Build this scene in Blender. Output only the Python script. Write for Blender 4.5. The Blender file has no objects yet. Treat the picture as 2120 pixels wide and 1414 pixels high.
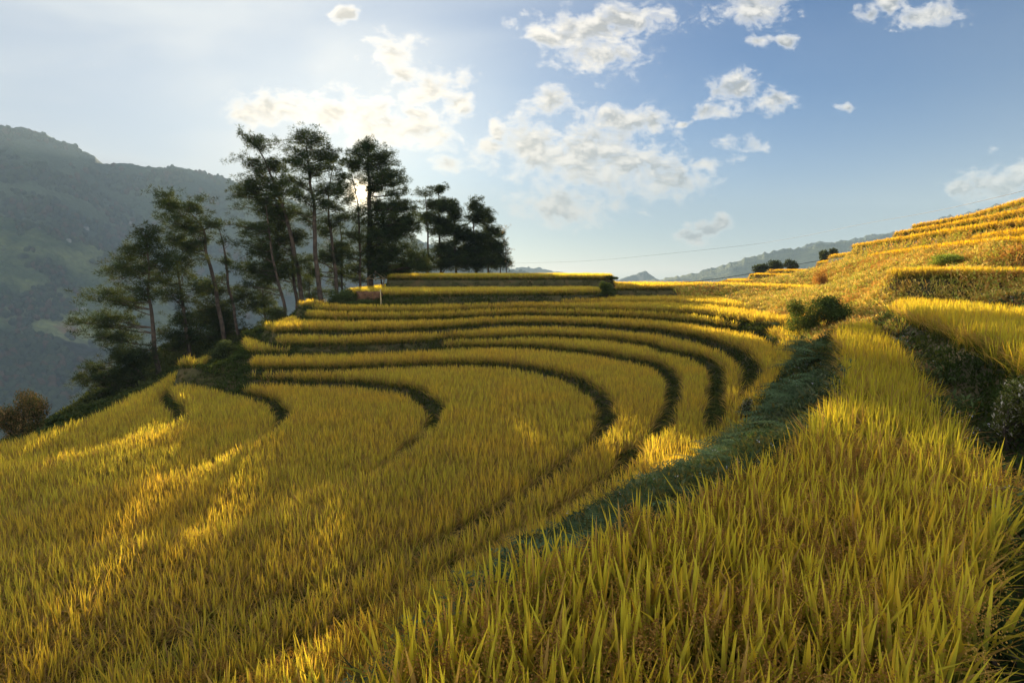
import bpy, math, random
import numpy as np
from mathutils import Vector
rng = np.random.default_rng(7)
random.seed(7)
scene = bpy.context.scene
COL = scene.collection

# ------------------------------------------------------------------ camera
F, CX, CY, HZ = 1178.0, 1060.0, 707.0, 560.0
PITCH = math.atan((CY - HZ) / F)
cam_d = bpy.data.cameras.new('camera')
cam = bpy.data.objects.new('camera', cam_d); COL.objects.link(cam)
cam_d.sensor_width = 36.0; cam_d.lens = 36.0 * F / 2120.0
cam_d.clip_start = 0.05; cam_d.clip_end = 60000
cam.location = (0, 0, 0); cam.rotation_euler = (math.pi / 2 - PITCH, 0, 0)
scene.camera = cam
scene.render.resolution_x = 1024; scene.render.resolution_y = 682
cp, sp = math.cos(PITCH), math.sin(PITCH)

def ray(px, py):
    u = (px - CX) / F; v = (CY - py) / F
    return np.array([u, cp + v * sp, -sp + v * cp])
def on_h(px, py, h):            # where the view ray through a photo point meets the level h below the eye
    d = ray(px, py); t = -h / d[2]
    return (d[0] * t, d[1] * t)
def at_d(px, py, D):
    d = ray(px, py); t = D / d[1]
    return np.array([d[0] * t, D, d[2] * t])

# ------------------------------------------------------------------ noise
_lat = np.random.default_rng(3).random((256, 256))
def vnoise(x, y):
    xi = np.floor(x).astype(int); yi = np.floor(y).astype(int)
    fx = x - xi; fy = y - yi
    fx = fx * fx * (3 - 2 * fx); fy = fy * fy * (3 - 2 * fy)
    a = _lat[yi & 255, xi & 255]; b = _lat[yi & 255, (xi + 1) & 255]
    c = _lat[(yi + 1) & 255, xi & 255]; d = _lat[(yi + 1) & 255, (xi + 1) & 255]
    return (a * (1 - fx) + b * fx) * (1 - fy) + (c * (1 - fx) + d * fx) * fy
def fbm(x, y, o=4):
    s = 0; a = .5; t = 0
    for k in range(o):
        s = s + a * vnoise(x * 2 ** k + 17.3 * k, y * 2 ** k + 5.1 * k); t += a; a *= .5
    return s / t

# ------------------------------------------------------------------ object helpers
def tag(o, label=None, cat=None, group=None, kind=None):
    if label: o['label'] = label
    if cat: o['category'] = cat
    if group: o['group'] = group
    if kind: o['kind'] = kind
    return o
def empty(name, loc, label, cat, group=None):
    o = bpy.data.objects.new(name, None); COL.objects.link(o); o.location = loc
    o.empty_display_size = .3
    return tag(o, label, cat, group)
def mesh_np(name, V, faces, mat, cols=None, parent=None, smooth=True, uvw=None):
    """faces: list of (K,n) int arrays"""
    me = bpy.data.meshes.new(name)
    V = np.asarray(V, dtype=np.float32)
    me.vertices.add(len(V)); me.vertices.foreach_set('co', V.ravel())
    nl = sum(f.size for f in faces); npoly = sum(len(f) for f in faces)
    me.loops.add(nl); me.polygons.add(npoly)
    me.loops.foreach_set('vertex_index', np.concatenate([f.ravel() for f in faces]).astype(np.int32))
    st = []; off = 0
    for f in faces:
        st.append(off + np.arange(len(f)) * f.shape[1]); off += f.size
    me.polygons.foreach_set('loop_start', np.concatenate(st).astype(np.int32))
    me.polygons.foreach_set('use_smooth', np.full(npoly, smooth))
    me.update(calc_edges=True)
    if cols is not None:
        at = me.attributes.new('Col', 'FLOAT_COLOR', 'POINT')
        c = np.ones((len(V), 4), dtype=np.float32); c[:, :3] = cols
        at.data.foreach_set('color', c.ravel())
    me.materials.append(mat)
    o = bpy.data.objects.new(name, me); COL.objects.link(o)
    if parent is not None: o.parent = parent
    return o
class Geo:
    def __init__(s): s.V = []; s.C = []; s.F = {}; s.n = 0
    def add(s, V, faces, C):
        for f in faces:
            if len(f): s.F.setdefault(f.shape[1], []).append(f + s.n)
        s.V.append(V); s.C.append(np.broadcast_to(C, V.shape)); s.n += len(V)
    def build(s, name, mat, parent=None, smooth=True, origin=None):
        V = np.concatenate(s.V); C = np.concatenate(s.C)
        if origin is not None: V = V - np.asarray(origin)
        return mesh_np(name, V, [np.concatenate(f) for f in s.F.values()], mat, C, parent, smooth)

def ribbons(g, base, phi, psi, L, w, lean, bend, nseg, c0, c1, prof=None, cs=None):
    """N tapering leaves: rise from base, lean towards phi, bend over with t^2"""
    N = len(base)
    if N == 0: return
    t = np.linspace(0, 1, nseg + 1)
    hor = L[:, None] * (lean[:, None] * t + bend[:, None] * t ** 2.2)
    ver = L[:, None] * (t * np.sqrt(np.clip(1 - lean[:, None] ** 2, .1, 1)) - .55 * bend[:, None] * t ** 2.6)
    P = np.zeros((N, nseg + 1, 3))
    P[..., 0] = base[:, None, 0] + np.cos(phi)[:, None] * hor
    P[..., 1] = base[:, None, 1] + np.sin(phi)[:, None] * hor
    P[..., 2] = base[:, None, 2] + ver
    if prof is None: prof = np.interp(t, [0, .3, .6, .85, 1], [.4, .85, 1, .62, 0])
    side = np.stack([np.cos(psi), np.sin(psi), np.zeros(N)], 1)
    W = (w[:, None] * prof[None, :])[..., None] * side[:, None, :] * .5
    A = P - W; B = P + W
    V = np.empty((N, 2 * nseg + 1, 3))
    V[:, 0:2 * nseg:2] = A[:, :-1]; V[:, 1:2 * nseg:2] = B[:, :-1]; V[:, -1] = P[:, -1]
    tt = np.empty(2 * nseg + 1); tt[0:2 * nseg:2] = t[:-1]; tt[1:2 * nseg:2] = t[:-1]; tt[-1] = 1
    C = c0[:, None, :] * (1 - tt[None, :, None]) + c1[:, None, :] * tt[None, :, None]
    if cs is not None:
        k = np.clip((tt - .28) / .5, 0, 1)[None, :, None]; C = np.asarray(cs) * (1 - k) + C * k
    off = (np.arange(N) * (2 * nseg + 1))[:, None]
    q = []
    for k in range(nseg - 1):
        q.append(off + np.array([[2 * k, 2 * k + 1, 2 * k + 3, 2 * k + 2]]))
    fs = []
    if q: fs.append(np.concatenate(q))
    fs.append(off + np.array([[2 * nseg - 2, 2 * nseg - 1, 2 * nseg]]))
    g.add(V.reshape(-1, 3), fs, C.reshape(-1, 3))

def tube(g, pts, rad, n=7, col=(.1, .08, .06)):
    pts = np.asarray(pts, float); rad = np.broadcast_to(np.asarray(rad, float), (len(pts),))
    T = np.gradient(pts, axis=0); T /= np.linalg.norm(T, axis=1)[:, None] + 1e-9
    ref = np.where(np.abs(T[:, 2:3]) > .9, np.array([[1., 0, 0]]), np.array([[0, 0, 1.]]))
    S = np.cross(T, ref); S /= np.linalg.norm(S, axis=1)[:, None] + 1e-9
    U = np.cross(S, T)
    a = np.linspace(0, 2 * np.pi, n, endpoint=False)
    V = pts[:, None, :] + rad[:, None, None] * (np.cos(a)[None, :, None] * S[:, None] + np.sin(a)[None, :, None] * U[:, None])
    m = len(pts); i = np.arange(n); j = (i + 1) % n
    f = np.concatenate([np.stack([k * n + i, k * n + j, (k + 1) * n + j, (k + 1) * n + i], 1) for k in range(m - 1)])
    g.add(V.reshape(-1, 3), [f], np.array(col))
    g.add(np.concatenate([V[0], V[-1]]), [np.stack([np.arange(n)[::-1], np.arange(n) + n])], np.array(col))

# ------------------------------------------------------------------ materials
def nmat(name):
    m = bpy.data.materials.new(name); m.use_nodes = True
    nt = m.node_tree; nt.nodes.clear()
    out = nt.nodes.new('ShaderNodeOutputMaterial')
    return m, nt, out
def leaf_mat(name, transl=.45, rough=.5, spec=.25, tint=(1, 1, 1), ttint=(1.1, 1.0, .6), gain=1.0):
    m, nt, out = nmat(name); N = nt.nodes; L = nt.links
    at = N.new('ShaderNodeAttribute'); at.attribute_name = 'Col'
    mu = N.new('ShaderNodeMix'); mu.data_type = 'RGBA'; mu.blend_type = 'MULTIPLY'; mu.inputs[0].default_value = 1
    mu.inputs[7].default_value = (*[c * gain for c in tint], 1); L.new(at.outputs['Color'], mu.inputs[6])
    p = N.new('ShaderNodeBsdfPrincipled'); p.inputs['Roughness'].default_value = rough
    p.inputs['Specular IOR Level'].default_value = spec
    L.new(mu.outputs[2], p.inputs['Base Color'])
    mt = N.new('ShaderNodeMix'); mt.data_type = 'RGBA'; mt.blend_type = 'MULTIPLY'; mt.inputs[0].default_value = 1
    mt.inputs[7].default_value = (*ttint, 1); L.new(mu.outputs[2], mt.inputs[6])
    tr = N.new('ShaderNodeBsdfTranslucent'); L.new(mt.outputs[2], tr.inputs['Color'])
    mx = N.new('ShaderNodeMixShader'); mx.inputs[0].default_value = transl
    L.new(p.outputs[0], mx.inputs[1]); L.new(tr.outputs[0], mx.inputs[2]); L.new(mx.outputs[0], out.inputs['Surface'])
    return m
def noise_mat(name, cols, scale=1.0, rough=.9, bump=.3, bscale=None, detail=6, spec=.2, stops=None):
    m, nt, out = nmat(name); N = nt.nodes; L = nt.links
    g = N.new('ShaderNodeNewGeometry')
    n1 = N.new('ShaderNodeTexNoise'); n1.inputs['Scale'].default_value = scale; n1.inputs['Detail'].default_value = detail
    L.new(g.outputs['Position'], n1.inputs['Vector'])
    r = N.new('ShaderNodeValToRGB'); e = r.color_ramp.elements
    st = stops or list(np.linspace(.3, .7, len(cols)))
    e[0].position = st[0]; e[0].color = (*cols[0], 1); e[1].position = st[-1]; e[1].color = (*cols[-1], 1)
    for k in range(1, len(cols) - 1):
        x = e.new(st[k]); x.color = (*cols[k], 1)
    L.new(n1.outputs['Fac'], r.inputs[0])
    p = N.new('ShaderNodeBsdfPrincipled'); p.inputs['Roughness'].default_value = rough; p.inputs['Specular IOR Level'].default_value = spec
    L.new(r.outputs[0], p.inputs['Base Color'])
    n2 = N.new('ShaderNodeTexNoise'); n2.inputs['Scale'].default_value = bscale or scale * 6; n2.inputs['Detail'].default_value = 5
    L.new(g.outputs['Position'], n2.inputs['Vector'])
    b = N.new('ShaderNodeBump'); b.inputs['Strength'].default_value = bump; b.inputs['Distance'].default_value = .6 / (bscale or scale * 6)
    L.new(n2.outputs['Fac'], b.inputs['Height']); L.new(b.outputs[0], p.inputs['Normal'])
    L.new(p.outputs[0], out.inputs['Surface'])
    return m
M_rice = leaf_mat('rice_leaf', .56, .75, .03, ttint=(1.35, 1.18, .42))
M_weed = leaf_mat('weed_leaf', .4, .9, .0, ttint=(1.15, 1.05, .5))
M_pine = leaf_mat('pine_needles', .45, .8, .05, ttint=(1.9, 1.5, .55))
M_fern = leaf_mat('fern_leaf', .35, .9, .0, ttint=(1.0, 1.0, .5))
M_flower = leaf_mat('flower_petal', .3, .6, .2, ttint=(1, 1, 1))
M_soil = noise_mat('terrace_soil', [(.035, .028, .015), (.055, .05, .02), (.09, .06, .03)], .8, .95, .6, 9)
M_bark = noise_mat('pine_bark', [(.025, .018, .015), (.05, .036, .03), (.09, .062, .048)], 3, .9, .8, 14)
M_wood = noise_mat('weathered_wood', [(.14, .10, .06), (.24, .18, .11)], 5, .85, .4, 30)
M_bamboo = noise_mat('dry_bamboo', [(.3, .22, .12), (.42, .33, .19)], 4, .6, .2, 30)
M_cable = noise_mat('cable_rubber', [(.02, .02, .02), (.035, .035, .035)], 5, .5, .05, 30)

# ------------------------------------------------------------------ terrace plan: fields as world polygons
S = 0.25
X0, X1, Y0, Y1 = -60.0, 85.0, -8.0, 135.0
nx, ny = int((X1 - X0) / S) + 1, int((Y1 - Y0) / S) + 1
gx = X0 + S * np.arange(nx); gy = Y0 + S * np.arange(ny)
GX, GY = np.meshgrid(gx, gy)
# wobble so that edges drawn as straight runs meander like hand-built banks
WX = GX + (fbm(GX * .35 + 9, GY * .35, 3) - .5) * .35; WY = GY + (fbm(GX * .35, GY * .35 + 31, 3) - .5) * .3
def smooth_poly(P, it=2):
    P = np.asarray(P, float)
    return P
def inside(P):
    P = np.asarray(P, float); r = np.zeros(GX.shape, bool)
    j = len(P) - 1
    for i in range(len(P)):
        xi, yi = P[i]; xj, yj = P[j]
        if yi != yj:
            c = ((yi > WY) != (yj > WY))
            r ^= c & (WX < (xj - xi) * (WY - yi) / (yj - yi) + xi)
        j = i
    return r
def spline(pts, n=6):
    P = np.asarray(pts, float); out = []
    for i in range(len(P) - 1):
        p0 = P[max(i - 1, 0)]; p1 = P[i]; p2 = P[i + 1]; p3 = P[min(i + 2, len(P) - 1)]
        for k in range(n):
            t = k / n
            out.append(.5 * ((2 * p1) + (-p0 + p2) * t + (2 * p0 - 5 * p1 + 4 * p2 - p3) * t * t + (-p0 + 3 * p1 - 3 * p2 + p3) * t ** 3))
    out.append(P[-1]); return np.array(out)
def line(pts, h=None, sm=True):
    w = [on_h(p[0], p[1], p[2] if len(p) > 2 else h) for p in pts]
    return spline(w) if sm else np.array(w)

RH = 0.75     # rice height
H = {'L0': 6.1, 'F0': 5.7, 'F1': 5.38, 'F2': 4.95, 'F3': 4.55, 'F4': 4.15, 'F5': 3.75, 'F6': 3.2, 'F7': 2.75, 'F8': 2.4, 'F9': 2.15,
     'T1': .2, 'T2': 1.4, 'T3': 1.15, 'A': 1.68, 'B': .95}
NAMES = ['FREE', 'L0', 'F0', 'F1', 'F2', 'F3', 'F4', 'F5', 'F6', 'F7', 'F8', 'F9', 'T1', 'T2', 'T3', 'A', 'B', 'C', 'Q1', 'Q2', 'Q3', 'R1', 'R2', 'R3', 'R4', 'R5']
ID = {n: i for i, n in enumerate(NAMES)}
GZ = {k: -(v + RH) for k, v in H.items()}
GZ.update({'C': -.38, 'Q1': -1.95, 'Q2': -1.0, 'Q3': -.35, 'R1': 1.06, 'R2': 1.65, 'R3': 2.45, 'R4': 3.4, 'R5': 4.65})
RHT = {n: RH for n in NAMES}
for n in ('C', 'Q1', 'Q2', 'Q3'): RHT[n] = .62
for n in ('R1', 'R2', 'R3', 'R4', 'R5'): RHT[n] = .7
idm = np.zeros(GX.shape, np.int16)
gully_l = [(1600, 640, 2.3), (1648, 656, 2.6), (1665, 680, 2.9), (1652, 720, 3.3), (1640, 760, 3.6), (1610, 805, 3.8), (1560, 855, 3.95), (1505, 905, 4.1), (1408, 950, 4.15),
           (1312, 988, 4.15), (1215, 1032, 4.15), (1110, 1092, 4.15), (1000, 1150, 4.15), (900, 1250, 4.15), (800, 1350, 4.15), (650, 1470, 4.15), (500, 1570, 4.15), (330, 1650, 4.15)]
GL = line(gully_l)
outer = [(447, 716), (400, 738), (345, 768), (290, 795), (200, 838), (100, 872), (0, 897), (-150, 935), (-300, 985)]
OUT = line(outer, 6.0)
top_edge = line([(395, 758, 5.5), (412, 773, 5.4), (471, 791, 5.4), (512, 778, 5.2), (520, 752, 4.95), (528, 724, 4.5), (503, 704, 4.3), (508, 688, 4.1), (550, 682, 3.9), (568, 662, 3.3), (600, 645, 3.1), (640, 633, 2.85), (680, 632, 2.75),
                 (815, 626, 2.4), (900, 624, 2.4), (1130, 619, 2.4), (1136, 614, 2.15), (1278, 607, 2.15), (1391, 607, 2.15), (1485, 609, 2.15)], sm=False)
bowl = np.concatenate([OUT[::-1], top_edge, GL, [(-3.5, 2.5), (-12, -6), (-40, -6), (-45, 8)]])
BOWL = inside(bowl)
idm[BOWL] = ID['F9']
far_left = [(-55, 30), (-58, -8)]
C = {}
C[9] = ([(1100, 619), (1136, 620), (1350, 619), (1391, 619.5), (1476, 625), (1589, 636), (1680, 650)], 2.4, [])
C[8] = ([(560, 634), (640, 634), (678, 635), (754, 638), (900, 637), (968, 634), (1062, 632), (1204, 633), (1350, 637), (1448, 643), (1561, 658), (1660, 672)], 2.75, [])
C[7] = ([(585, 640), (626, 646), (659, 654), (777, 655), (900, 653), (1050, 647), (1157, 647), (1275, 650), (1391, 656), (1505, 670), (1589, 684), (1640, 704), (1690, 730)], 3.2, [])
C[6] = ([(520, 680), (556, 686), (600, 683), (683, 684), (801, 681), (900, 678), (944, 674), (1039, 668), (1133, 668), (1227, 671), (1298, 676), (1350, 680), (1420, 690), (1505, 710), (1547, 727), (1570, 747), (1579, 775)], 3.75,
        [(1590, 795, 3.2), (1600, 815, 3.2), (1640, 850, 3.2)])
C[5] = ([(500, 686), (553, 691), (577, 703), (636, 705), (754, 704), (872, 699), (921, 693), (1015, 691), (1109, 688), (1204, 691), (1275, 696), (1350, 706), (1391, 717), (1462, 733), (1495, 752), (1506, 786), (1507, 818)], 4.15,
        [(1520, 845, 3.75), (1535, 830, 3.75), (1530, 880, 3.75), (1570, 930, 3.75)])
C[4] = ([(470, 722), (530, 722), (589, 723), (683, 721), (777, 719), (872, 714), (944, 711), (1039, 710), (1109, 711), (1180, 717), (1251, 725), (1298, 733), (1350, 743), (1377, 750), (1406, 775), (1417, 803), (1415, 838)], 4.55,
        [(1395, 862, 4.15), (1345, 885, 4.15), (1325, 925, 4.15), (1240, 985, 4.15), (1100, 1062, 4.15), (900, 1160, 4.15), (700, 1245, 4.15), (450, 1355, 4.15), (250, 1445, 4.15)])
C[3] = ([(470, 752), (527, 752), (589, 754), (683, 753), (777, 749), (872, 746), (968, 745), (1039, 746), (1109, 753), (1157, 764), (1204, 777), (1239, 795), (1263, 818), (1275, 842)], 4.95,
        [(1262, 868, 4.55), (1215, 905, 4.55), (1130, 965, 4.55), (1000, 1040, 4.55), (900, 1088, 4.55), (800, 1129, 4.55), (656, 1180, 4.55), (454, 1238, 4.55), (379, 1272, 4.55), (250, 1332, 4.55), (50, 1414, 4.55)])
C[2] = ([(450, 772), (518, 776), (589, 779), (659, 782), (730, 783), (801, 789), (860, 797), (881, 806), (904, 825), (919, 843)], 5.38,
        [(895, 868, 4.95), (850, 910, 4.95), (780, 952, 4.95), (656, 988, 4.95), (530, 1033, 4.95), (419, 1058, 4.95), (252, 1086, 4.95), (0, 1116, 4.95), (-150, 1150, 4.95)])
C[1] = ([(440, 780), (471, 791), (506, 799), (551, 811), (584, 823), (604, 840)], 5.7,
        [(590, 858, 5.38), (530, 890, 5.38), (454, 924, 5.38), (379, 957, 5.38), (250, 975, 5.38), (126, 992, 5.38), (30, 1030, 5.38), (0, 1048, 5.38), (-150, 1105, 5.38)])
for k in range(9, 0, -1):
    far, h, near = C[k]
    pts = [(a, b, h) for a, b in far] + near
    c = line(pts)
    if near and k <= 4: poly = np.concatenate([c, [(-58, -8), (-58, 30), (c[0][0] - 8, c[0][1])]])
    else: poly = np.concatenate([c, [(c[-1][0] + 1, c[-1][1] - 6), (1, 4), (-10, -8), (-58, -8), (-58, 30), (c[0][0] - 8, c[0][1])]])
    m = inside(poly) & BOWL
    idm[m] = ID['F%d' % (k - 1)]
e0 = line([(430, 745), (356, 776), (382, 812), (374, 836), (226, 887), (0, 926), (-150, 960), (-300, 1010)], 5.45)
idm[inside(np.concatenate([OUT, e0[::-1]])) & BOWL] = ID['L0']
# small notch where the strip bites into the next field
# upper tiers
def paint(name, P): idm[inside(P)] = ID[name]
t2f = line([(700, 606), (800, 606), (1000, 604), (1130, 604), (1240, 603)], 1.55)
t2 = np.concatenate([[(-13.2, 47.5), (-12.4, 46.4)], line([(815, 622), (900, 622), (1128, 618)], 2.4, False), line([(1140, 613), (1235, 611)], 2.15, False), [(9.3, 58), (5, 62), (-14.5, 62), (-15, 52)]])
paint('T2', t2)
t1 = np.concatenate([line([(800, 590), (900, 590), (1100, 589.5), (1215, 589)], 1.4, False), [(9, 56.5), (11.8, 58), (12, 63), (6, 70), (-13.5, 68)]])
paint('T1', t1)
t3 = np.concatenate([line([(1282, 607.5), (1391, 607), (1470, 602)], 2.15, False), line([(1600, 604), (1735, 613)], 1.9, False), [(27, 45), (27, 55), (22, 66), (10.5, 67)]])
paint('T3', t3)
# hillside rows, painted upwards
def hill(name, pts, zg, tail):
    w = [on_h(x, y, -zg) for x, y in pts]
    w = spline(w)
    paint(name, np.concatenate([[(w[0][0] + 40, w[0][1] - 16)], w, tail]))
paint('Q1', np.concatenate([[(64.8 * .6, 66)], [at_d(1600, 585, 72)[:2], at_d(1560, 585, 84)[:2], at_d(1503, 585, 92)[:2]], [(40, 104), (60, 118), (70, 90)]]))
paint('Q2', np.concatenate([[(44, 72)], [at_d(1650, 575, 78)[:2], at_d(1600, 575, 88)[:2], at_d(1552, 575, 94)[:2]], [(46, 108), (64, 120), (75, 90)]]))
paint('Q3', np.concatenate([[(48, 74)], [at_d(1690, 562, 80)[:2], at_d(1640, 562, 88)[:2], at_d(1588, 562, 96)[:2]], [(52, 112), (68, 122), (75, 90)]]))
hill('R1', [(2300, 500), (2120, 512), (1933, 525), (1782, 539), (1690, 548)], 1.06, [(68, 122), (84, 100), (84, 10)])
hill('R2', [(2300, 474), (2120, 493), (1978, 509), (1842, 522), (1715, 536)], 1.65, [(66, 100), (84, 90), (84, 10)])
hill('R3', [(2300, 444), (2120, 471), (2023, 481), (1903, 497), (1761, 516)], 2.45, [(60, 84), (84, 80), (84, 10)])
hill('R4', [(2300, 412), (2120, 448), (1963, 474), (1850, 491)], 3.4, [(56, 74), (84, 76), (84, 8)])
hill('R5', [(2300, 378), (2120, 423), (1993, 457), (1884, 475)], 4.65, [(56, 72), (84, 72), (84, 5)])
paint('C', [(16.5, 25.6), (17.2, 23.6), (20.6, 22.4), (26, 20.5), (34, 17), (34, 19), (26, 23.2), (22, 24.8), (18.8, 26.0)])
paint('B', np.concatenate([line([(1853, 612), (1898, 628), (1954, 643), (2025, 660), (2120, 690), (2350, 770)], .95), line([(2350, 652), (2120, 624), (2067, 618), (1983, 611), (1898, 608)], .95)]))
A_l = [(1737, 656), (1745, 690), (1750, 715), (1738, 745), (1735, 775), (1700, 802), (1660, 850), (1600, 892), (1465, 958), (1360, 998), (1245, 1040), (1100, 1088), (945, 1150), (830, 1212), (690, 1285), (590, 1345), (460, 1400), (280, 1460)]
A_r = [(1835, 655), (1880, 690), (1930, 730), (1980, 770), (2030, 830), (2065, 885), (2092, 960), (2085, 1060), (2055, 1180), (2015, 1300), (1975, 1400)]
AL = line(A_l, 1.68); AR = line(A_r, 1.68)
paint('A', np.concatenate([AL, [(-2.2, .5), (1.2, .6)], AR[::-1]]))
# valley side: where the platform ends and the hillside drops away
VE = np.concatenate([[(-75, -12), (-50, 6)], OUT[::-1] + np.array([[-.35, .35]]), [(-23.5, 46.5), (-20.5, 48), (-18.3, 48.5), (-17, 51), (-16.3, 57), (-15.5, 68), (-4, 73), (10, 71.5), (15, 68.5), (23, 70), (28, 80), (33, 96), (42, 112), (52, 125), (70, 140)]])
VAL = inside(np.concatenate([VE, [(-90, 160), (-90, -20)]]))
idm[VAL] = 0
# heights: fields fixed, banks relaxed between them
fixed = idm > 0
gzt = np.array([0.] + [GZ[n] for n in NAMES[1:]])
Zf = gzt[idm]
er = fixed.copy()
for dy in (-1, 0, 1):
    for dx in (-1, 0, 1):
        i2 = np.roll(np.roll(idm, dy, 0), dx, 1)
        er &= ~((i2 > 0) & (gzt[i2] > Zf + .05))
def dist_to(P):
    d2 = np.full(GX.shape, 1e9)
    for a, b in zip(P[:-1], P[1:]):
        ab = b - a; l = (ab ** 2).sum() + 1e-9
        t = np.clip(((GX - a[0]) * ab[0] + (GY - a[1]) * ab[1]) / l, 0, 1)
        d2 = np.minimum(d2, (GX - a[0] - t * ab[0]) ** 2 + (GY - a[1] - t * ab[1]) ** 2)
    return np.sqrt(d2)
DV = dist_to(VE)
vfix = VAL & (DV > 7)
edge_z = np.interp(GY, [0, 20, 34, 46, 50, 60, 75, 100], [-7, -7.2, -7.2, -7, -4.2, -3.2, -2.4, -2.4])
Zf[vfix] = (edge_z - 2.2 - (DV - 7) * .62)[vfix]
fix = er | vfix
# far right shoulder and the ground behind the photographer
back = (GY < -4) & ~fixed & ~VAL & (GX > -2); Zf[back] = -2.4 + np.clip(GX[back] - 3, 0, 60) * .12; fix |= back
# a narrow path of bank stays level with the ground of the gully floor
def relax(Z, fx, levels=5):
    if levels and min(Z.shape) > 16:
        w = fx[::2, ::2].astype(float); zc = Z[::2, ::2].copy()
        zc, _ = relax(zc, fx[::2, ::2], levels - 1)
        up = np.repeat(np.repeat(zc, 2, 0), 2, 1)[:Z.shape[0], :Z.shape[1]]
        Z = np.where(fx, Z, up)
    for _ in range(120 if levels < 5 else 90):
        P = np.pad(Z, 1, mode='edge')
        Z = np.where(fx, Z, .25 * (P[:-2, 1:-1] + P[2:, 1:-1] + P[1:-1, :-2] + P[1:-1, 2:]))
    return Z, fx
Zf[~fix] = -2.0
Z, _ = relax(Zf, fix)
Z = Z + (fbm(GX * .9, GY * .9, 3) - .5) * np.where(er, .05, .28)
def sample(A, x, y):
    fx = np.clip((x - X0) / S, 0, nx - 1.001); fy = np.clip((y - Y0) / S, 0, ny - 1.001)
    i = fx.astype(int); j = fy.astype(int); a = fx - i; b = fy - j
    return (A[j, i] * (1 - a) + A[j, i + 1] * a) * (1 - b) + (A[j + 1, i] * (1 - a) + A[j + 1, i + 1] * a) * b
def nearest(A, x, y):
    return A[np.clip(np.rint((y - Y0) / S).astype(int), 0, ny - 1), np.clip(np.rint((x - X0) / S).astype(int), 0, nx - 1)]
def zat(x, y): return float(sample(Z, np.array([x]), np.array([y]))[0])
II, JJ = np.meshgrid(np.arange(nx - 1), np.arange(ny - 1))
k = (JJ * nx + II).ravel()
terr = mesh_np('terraced_ground', np.stack([GX.ravel(), GY.ravel(), Z.ravel()], 1), [np.stack([k, k + 1, k + 1 + nx, k + nx], 1)], M_soil)
tag(terr, 'dark earth of the terraced hillside under the rice and weeds', 'ground', kind='structure')

# ------------------------------------------------------------------ rice
gyz, gxz = np.gradient(Z, S)
slope = np.hypot(gyz, gxz)
hi = Z.copy()                      # highest ground within a step: rice keeps clear of a bank's foot
for r in (1,):
    for dy in (-1, 0, 1):
        for dx in (-1, 0, 1):
            hi = np.maximum(hi, np.roll(np.roll(Z, dy, 0), dx, 1))
foot = hi - Z
hi2 = hi.copy()
for dy, dx in ((2, 0), (-2, 0), (0, 2), (0, -2), (1, 2), (-1, 2), (1, -2), (-1, -2), (2, 1), (2, -1), (-2, 1), (-2, -1)):
    hi2 = np.maximum(hi2, np.roll(np.roll(Z, dy, 0), dx, 1))
bowl_ids = np.isin(idm, [ID['F%d' % q] for q in range(10)])
nearg = dist_to(GL) < .9
foot = np.where(bowl_ids & nearg, 0, foot)
foot = np.where(bowl_ids & ~nearg, np.maximum(foot, hi2 - Z - .05), foot)
def in_view(x, y, m=3.0):
    return (np.abs(x) < .95 * y + m) & (y > .3)
def lerp_col(a, b, t): return np.asarray(a) * (1 - t[:, None]) + np.asarray(b) * t[:, None]
labels = {
 'L0': 'outermost low strip of rice along the left rim above the valley',
 'F0': 'lowest rice field at the left, below the short curved step',
 'F1': 'rice field between the first and second curved steps of the bowl',
 'F2': 'large rounded rice field in the middle of the bowl',
 'F3': 'rice terrace curling round the large middle field, its near end sunlit',
 'F4': 'rice terrace whose near end bulges gold beside the fern bank',
 'F5': 'narrow curved rice terrace ending at a white flowered bank on the right',
 'F6': 'wide curved rice terrace running right up to the ferny gully',
 'F7': 'thin far rice terrace two steps below the earth wall with the stick',
 'F8': 'thin far rice terrace directly under the tall dark bank',
 'F9': 'short far rice strip lit gold under the right part of the dark bank',
 'T1': 'topmost flat rice tier in front of the right hand pine group',
 'T2': 'second rice tier above the tall dark bank with the earth wall',
 'T3': 'rusty brown rice strip on the bank leading to the sunlit slope',
 'A': 'foreground rice terrace with long yellow green blades, between ferns and weedy bank',
 'B': 'rice terrace above the flowering weedy bank at the right edge',
 'C': 'half shaded rice strip at the foot of the sunlit hillside',
 'Q1': 'lowest small golden rice step at the left tip of the hillside',
 'Q2': 'middle small golden rice step at the left tip of the hillside',
 'Q3': 'upper small golden rice step at the left tip of the hillside',
 'R1': 'lowest long golden rice row of the sunlit hillside',
 'R2': 'second golden rice row up the sunlit hillside',
 'R3': 'third golden rice row up the sunlit hillside',
 'R4': 'fourth golden rice row, just under the hill crest row',
 'R5': 'golden rice row along the crest of the sunlit hillside'}
FOFF = {'F0': -.08, 'F1': .06, 'F2': -.02, 'F3': .08, 'F4': -.06, 'F5': .05, 'F6': .12, 'F7': .02, 'F8': .1, 'F9': .15, 'L0': -.12, 'T1': -.15, 'T2': -.05, 'B': .1}
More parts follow.
